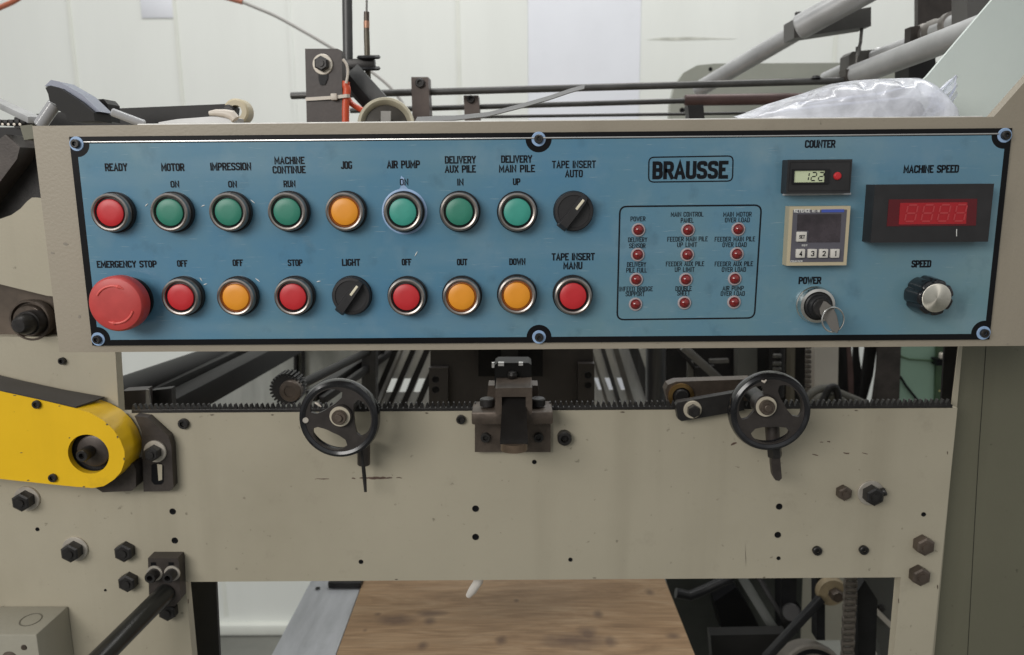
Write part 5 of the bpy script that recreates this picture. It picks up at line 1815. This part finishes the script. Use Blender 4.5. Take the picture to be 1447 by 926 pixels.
# dark machinery at the right of the gap
dk = thing('side_mechanism', P(1040, 600, 1.1), 'dark mechanism of plates and bars behind the right handwheel', 'mechanism')
MB().pprism([(935, 440), (1152, 440), (1152, 680), (935, 680)], 1.25, 1.27).build('back_plate', DARK, dk)
MB().bar(P(965, 490, 1.15), P(1030, 548, 1.15), .012, .008, .001, up=(0, -1, 0)).build('slanting_bar', MID, dk)
MB().bar(P(950, 480, 1.2), P(1000, 545, 1.2), .006, .005, .001, up=(0, -1, 0)).build('slanting_bar', DARK, dk)
MB().pprism([(972, 512), (980, 512), (980, 536), (972, 536)], 1.2, 1.21, .001).build('bracket_edge', MID, dk)
MB().pprism([(1003, 509), (1030, 508), (1030, 513), (1003, 514)], 1.2, 1.21, .001).build('bracket_edge', MID, dk)
MB().pprism([(983, 520), (1010, 517), (1008, 532), (984, 536)], 1.19, 1.20, .001).build('lever_plate', DARK, dk)
MB().pprism([(1042, 480), (1070, 480), (1070, 560), (1042, 560)], 1.2, 1.22, .001).build('grey_plate', mat('even_dark_grey', (.10, .10, .09), .5, .1, var=.2), dk)  # one even dark grey
MB().cyl(P(1098, 485, 1.18), P(1097, 560, 1.18), .012, 24).build('cylinder', DARK, dk)
for yy in (503, 514, 522): MB().box(P(1098, yy, 1.16), (.012, .006, .006), bev=.001).build('terminal', MID, dk)
MB().pprism([(1118, 470), (1124, 470), (1122, 600), (1116, 600)], 1.2, 1.22, .001).build('olive_strip', mat('olive_strip', (.13, .115, .085), .5), dk)
cn = MB()
for i in range(16):
    cn.box(P(1142, 490 + i*7, 1.12), (.008, .006, .0055), bev=.0012)
tag(cn.build('drive_chain', mat('dusty_chain_steel', (.085, .072, .06), .5, .3, var=.3, vscale=60)), 'narrow upright chain left of the pale beige post', 'chain')
b = MB().pprism([(1152, 440), (1186, 440), (1182, 640), (1150, 640)], 1.18, 1.22, .001)
tag(b.build('pale_post', PALE), 'pale beige upright post right of the right handwheel', 'post')
hb2 = thing('hose_bundle', P(1180, 590, 1.0), 'dusty dark hoses bunched behind the rack right of the handwheel', 'hose')
HBM = mat('dusty_dark_hose', (.060, .056, .044), .6, var=.35, vscale=60)
MB().tube(curve([(1130, 590), (1146, 560), (1168, 551), (1190, 560), (1222, 574), (1240, 590)], 1.0), .0075, 12).build('hose', HBM, hb2)
MB().tube(curve([(1135, 600), (1155, 566), (1176, 562), (1196, 575), (1206, 600)], .99), .0065, 12).build('hose', HBM, hb2)
MB().tube(curve([(1148, 590), (1166, 560), (1172, 549), (1180, 548), (1184, 562), (1178, 590)], .985), .0048, 12).build('cable', DARK, hb2)
sl = thing('slat_frame', P(1220, 590, 1.25), 'open frame of dark slanting slats beside the green cabinet with white wall between', 'frame')
MB().pprism([(1176, 440), (1200, 440), (1199, 497), (1203, 540), (1204, 660), (1176, 660)], 1.24, 1.243, .0008).build('slant_strip', DARK, sl)
MB().pprism([(1195, 440), (1199, 440), (1206, 530), (1208, 660), (1203, 660)], 1.22, 1.222, .0006).build('brown_slat', RUST, sl)
MB().pprism([(1208, 440), (1213, 440), (1214, 500), (1219, 534), (1230, 528), (1222, 566), (1214, 660), (1202, 660), (1204, 530)], 1.24, 1.243, .0008).build('slant_strip', DARK, sl)
MB().pprism([(1229, 440), (1246, 440), (1234, 530), (1221, 578), (1208, 660), (1204, 640), (1216, 540)], 1.21, 1.213, .0008).build('slant_strip', DARK, sl)
MB().pprism([(1243, 440), (1275, 440), (1268, 660), (1229, 660), (1231, 575), (1238, 525)], 1.19, 1.193, .0008).build('dark_plate', DKSTEEL, sl)
gc = thing('green_cabinet', P(1300, 600, 1.35), 'sage green cabinet standing far back at the right of the gap', 'cabinet')
MB().pprism([(1262, 440), (1324, 440), (1318, 660), (1258, 660)], 1.35, 1.36, .002).build('cabinet_body', GREENC, gc)
MB().pprism([(1325, 440), (1346, 440), (1338, 660), (1319, 660)], 1.345, 1.35, .002).build('cabinet_side', GREEND, gc)
MB().tube([P(1272, 532, 1.345), P(1280, 545, 1.345), P(1292, 560, 1.345), P(1302, 572, 1.345)], .0022, 8).build('dark_cable', BLACKP, gc)
MB().tube([P(1262, 500, 1.345), P(1285, 508, 1.345), P(1318, 510, 1.345)], .0018, 8).build('thin_cable', GREEND, gc)
MB().box(P(1331, 503, 1.33), (.008, .01, .010), bev=.002).build('pale_tab', TIE, gc)
MB().pprism([(1324, 508), (1332, 508), (1332, 517), (1324, 517)], 1.33, 1.35, .001).build('latch', BLACKP, gc)
MB().tube([P(1327, 553, 1.33), P(1332, 551, 1.33), P(1333, 538, 1.33)], .0012, 8).build('yellow_wire', mat('dull_yellow_wire', (.4, .33, .12), .5), gc)
b = MB().pprism([(1338, 440), (1366, 440), (1352, 640), (1326, 640)], .80, .803, .0008)
tag(b.build('dark_post', DARK), 'dark upright post at the right end of the gap', 'post')

# ================================================================== UNDER THE PLATE
b = MB().pprism([(255, 700), (302, 700), (305, 822), (326, 1250), (255, 1250)], .80, .805, .001)
tag(b.build('black_post', mat('matt_black_post', (.014, .013, .012), .5, var=.2)), 'matt black upright post right of the support rod', 'post')
yb_ = .80
ZB = P(720, 926, .86).z
def onz(px_, py_, z):
    d = FW + RT*((px_ - 723.5)/F) - UP*((py_ - 463)/F)
    return CAM + d*((z - CZ)/d.z)
def slab(name, px4, z, th, m, parent=None):
    q = [onz(x_, y_, z) for x_, y_ in px4]
    # carry the sides on along the depth so that the sheet runs on under the plate and out of the frame
    (a_, b_, c_, d_) = q           # near-left, near-right, far-right, far-left
    al, br = d_ - a_, c_ - b_
    q = [a_ - al*.6, b_ - br*.6, c_ + br*1.6, d_ + al*1.6]
    bb = MB().add([*q, *[v - Vector((0, 0, th)) for v in q]], [(0, 1, 2, 3), (7, 6, 5, 4), (0, 4, 5, 1), (1, 5, 6, 2), (2, 6, 7, 3), (3, 7, 4, 0)])
    return bb.build(name, m, parent)
t = slab('plywood_board', [(475, 926), (982, 926), (939, 818), (514, 820)], ZB, .015, PLY)
KN = []
for kx, ky, kr, ks in ((607, 878, 9, 1), (597, 912, 8, 1), (516, 891, 4, 1), (918, 837, 7, 1), (845, 868, 8, 1), (830, 897, 15, 1), (862, 906, 11, 1), (952, 899, 10, .6), (708, 905, 9, 1), (534, 868, 5, .7), (730, 849, 4, 1), (560, 876, 30, .35), (815, 905, 45, .35), (610, 867, 22, .3)):
    w_ = onz(kx, ky, ZB)
    u_ = S(w_)
    o_ = w_ - WL[t.name]
    KN.append((o_.x, o_.y, kr*u_*1.1, kr*u_*1.35*ks))
knots(PLY, KN)
tag(t, 'worn brown plywood board lying under the front plate', 'plywood board')
t = slab('side_rail', [(384, 926), (474, 926), (513, 820), (440, 820)], ZB - .002, .018, ALU)
tag(t, 'flat grey aluminium rail along the left side of the plywood board', 'rail')
q = onz(449, 831, ZB)
MB().lathe([(0, .0002), (.0032, .0002), (.0036, 0)], q, axis=(0, 0, 1), seg=16).build('rail_hole', BLACKP, t)
b = MB().pprism([(466, 815), (512, 815), (512, 824), (466, 824)], 1.03, 1.05)
b = MB().bar(onz(466, 822.5, ZB + .004), onz(512, 822.5, ZB + .004), .02, .008)
tag(b.build('dark_crossbar', DARK), 'dark crossbar lying over the aluminium rail at the plate edge', 'bar')
b = MB().tube([P(682, 800, .752), P(676, 822, .756), P(668, 834, .762), P(662, 842, .766)], [.0045, .0048, .0046, .0030], 12)
tag(b.build('paper_strip', WHITEP), 'short pale strip hanging below the plate edge over the plywood', 'strip')

bd = thing('lower_mechanism', P(1040, 930, 1.0), 'dark greenish mechanism of levers and plates right of the plywood', 'mechanism')
gm = mat('dark_green_grey_casting', (.040, .043, .038), .5, .1, var=.35, vscale=12)
MB().pprism([(925, 770), (1136, 770), (1128, 1000), (985, 1000), (960, 880)], 1.22, 1.26, .002).build('casting', gm, bd)
MB().tube([P(955, 838, 1.12), P(975, 842, 1.12), P(1000, 832, 1.12), P(1035, 815, 1.12)], .008, 14).build('hose', BLKPL, bd)
MB().bar(P(1045, 810, 1.12), P(1100, 900, 1.06), .014, .012, .001, up=(0, -1, 0)).build('lever', MATS['dark_green_grey_casting'], bd)
MB().bar(P(1070, 812, 1.14), P(1110, 880, 1.1), .008, .010, .001, up=(0, -1, 0)).build('lever', DARK, bd)
MB().pprism([(1004, 898), (1112, 896), (1112, 1000), (1012, 1000)], 1.0, 1.02, .002).build('box_cover', SOOT, bd)
MB().pprism([(1010, 850), (1040, 830), (1060, 860), (1075, 890), (1020, 892)], 1.16, 1.20, .002).build('dark_web', BLACKP, bd)
MB().pprism([(1104, 812), (1126, 812), (1124, 880), (1132, 860), (1128, 895), (1104, 895)], 1.10, 1.13, .002).build('upright_plate', BLKPL, bd)
MB().cyl(P(1118, 866, 1.08), P(1118, 866, 1.12), .014, 24, .002).build('boss', DARK, bd)
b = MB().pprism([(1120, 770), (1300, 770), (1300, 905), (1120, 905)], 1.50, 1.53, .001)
tag(b.build('pale_back_panel', mat('dull_beige_paint', (.32, .30, .24), .5, var=.08)), 'pale beige back panel behind the chain and small pulley', 'panel')  # one even dull beige
sp_ = thing('small_pulley', P(1178, 860, .98), 'small cream pulley with a dark nut above the belt', 'pulley')
c0 = P(1174, 835, .98)
MB().lathe([(.006, .006), (.0185, .006), (.020, .004), (.0165, 0), (.020, -.004), (.0185, -.006), (.006, -.006)], c0, seg=40, closed=True).build('rim', mat('oily_tan_rim', (.24, .19, .115), .45, var=.3, vscale=50), sp_)
MB().lathe([(0, .014), (.0075, .014), (.0085, .012), (.0085, 0)], c0 + Vector((.003, -.004, 0)), seg=6).build('nut', BROWNST, sp_)
MB().pprism([(1154, 815), (1166, 815), (1166, 905), (1154, 905)], 1.0, 1.02, .001).build('bracket', BLKPL, sp_)
bp_ = thing('belt_pulley', P(1145, 935, .95), 'large grey brown pulley at the bottom edge with a black belt', 'pulley')
c0 = P(1145, 958, .95)
MB().lathe([(.010, .014), (.0435, .014), (.0460, .012), (.0475, .006), (.0475, -.016), (.010, -.016)], c0, (.05, -.9, .35), 56, True).build('rim', mat('dusty_brown_pulley', (.15, .135, .115), .45, .3, var=.25, vscale=30), bp_)
MB().lathe([(.0340, .0150), (.0400, .0150), (.0400, .0142), (.0340, .0142)], c0, (.05, -.9, .35), 56, True).build('groove', BLACKP, bp_)
MB().bar(P(1160, 846, .965), P(1082, 930, .93), .010, .010, .001, up=(0, -1, 0)).build('belt', BLKPL, bp_)
cn = MB()
for i in range(18):
    yy = 800 + i*8.4
    xx = 1202 - (yy - 820)*.045
    q = P(xx, yy, .90)
    cn.cyl(q + Vector((-.007, 0, 0)), q + Vector((.007, 0, 0)), .0034, 12)
    if i % 2: cn.box(q + Vector((-.0072, 0, .0)), (.0018, .006, .0092), bev=.0008).box(q + Vector((.0072, 0, 0)), (.0018, .006, .0092), bev=.0008)
    else: cn.box(q + Vector((-.0048, 0, .0)), (.0018, .006, .0092), bev=.0008).box(q + Vector((.0048, 0, 0)), (.0018, .006, .0092), bev=.0008)
tag(cn.build('roller_chain', mat('worn_chain_steel', (.12, .105, .09), .45, .4, var=.3, vscale=60)), 'upright roller chain hanging inside the right leg opening', 'chain')
b = MB().pprism([(1212, 835), (1222, 820), (1240, 848), (1235, 1000), (1212, 1000)], .93, .95, .002)
tag(b.build('black_stay', BLKPL), 'black bent stay right of the hanging roller chain', 'stay')
rp_ = thing('inner_side_plate', P(1250, 930, 1.0), 'dark grey inner plate with a pale slanting edge inside the right leg', 'plate')
MB().pprism([(1200, 770), (1300, 770), (1300, 1000), (1262, 1000), (1228, 850), (1205, 822)], 1.05, 1.07, .001).build('plate', mat('dim_grey_plate', (.085, .085, .078), .5, .1, var=.15), rp_)
MB().pprism([(1237, 858), (1263, 884), (1262, 892), (1236, 866)], 1.035, 1.048, .0006).build('pale_edge', PALE, rp_)
MB().lathe([(0, .006), (.004, .005), (.005, 0)], P(1245, 859, 1.048), seg=16).build('bolt', OXIDE, rp_)
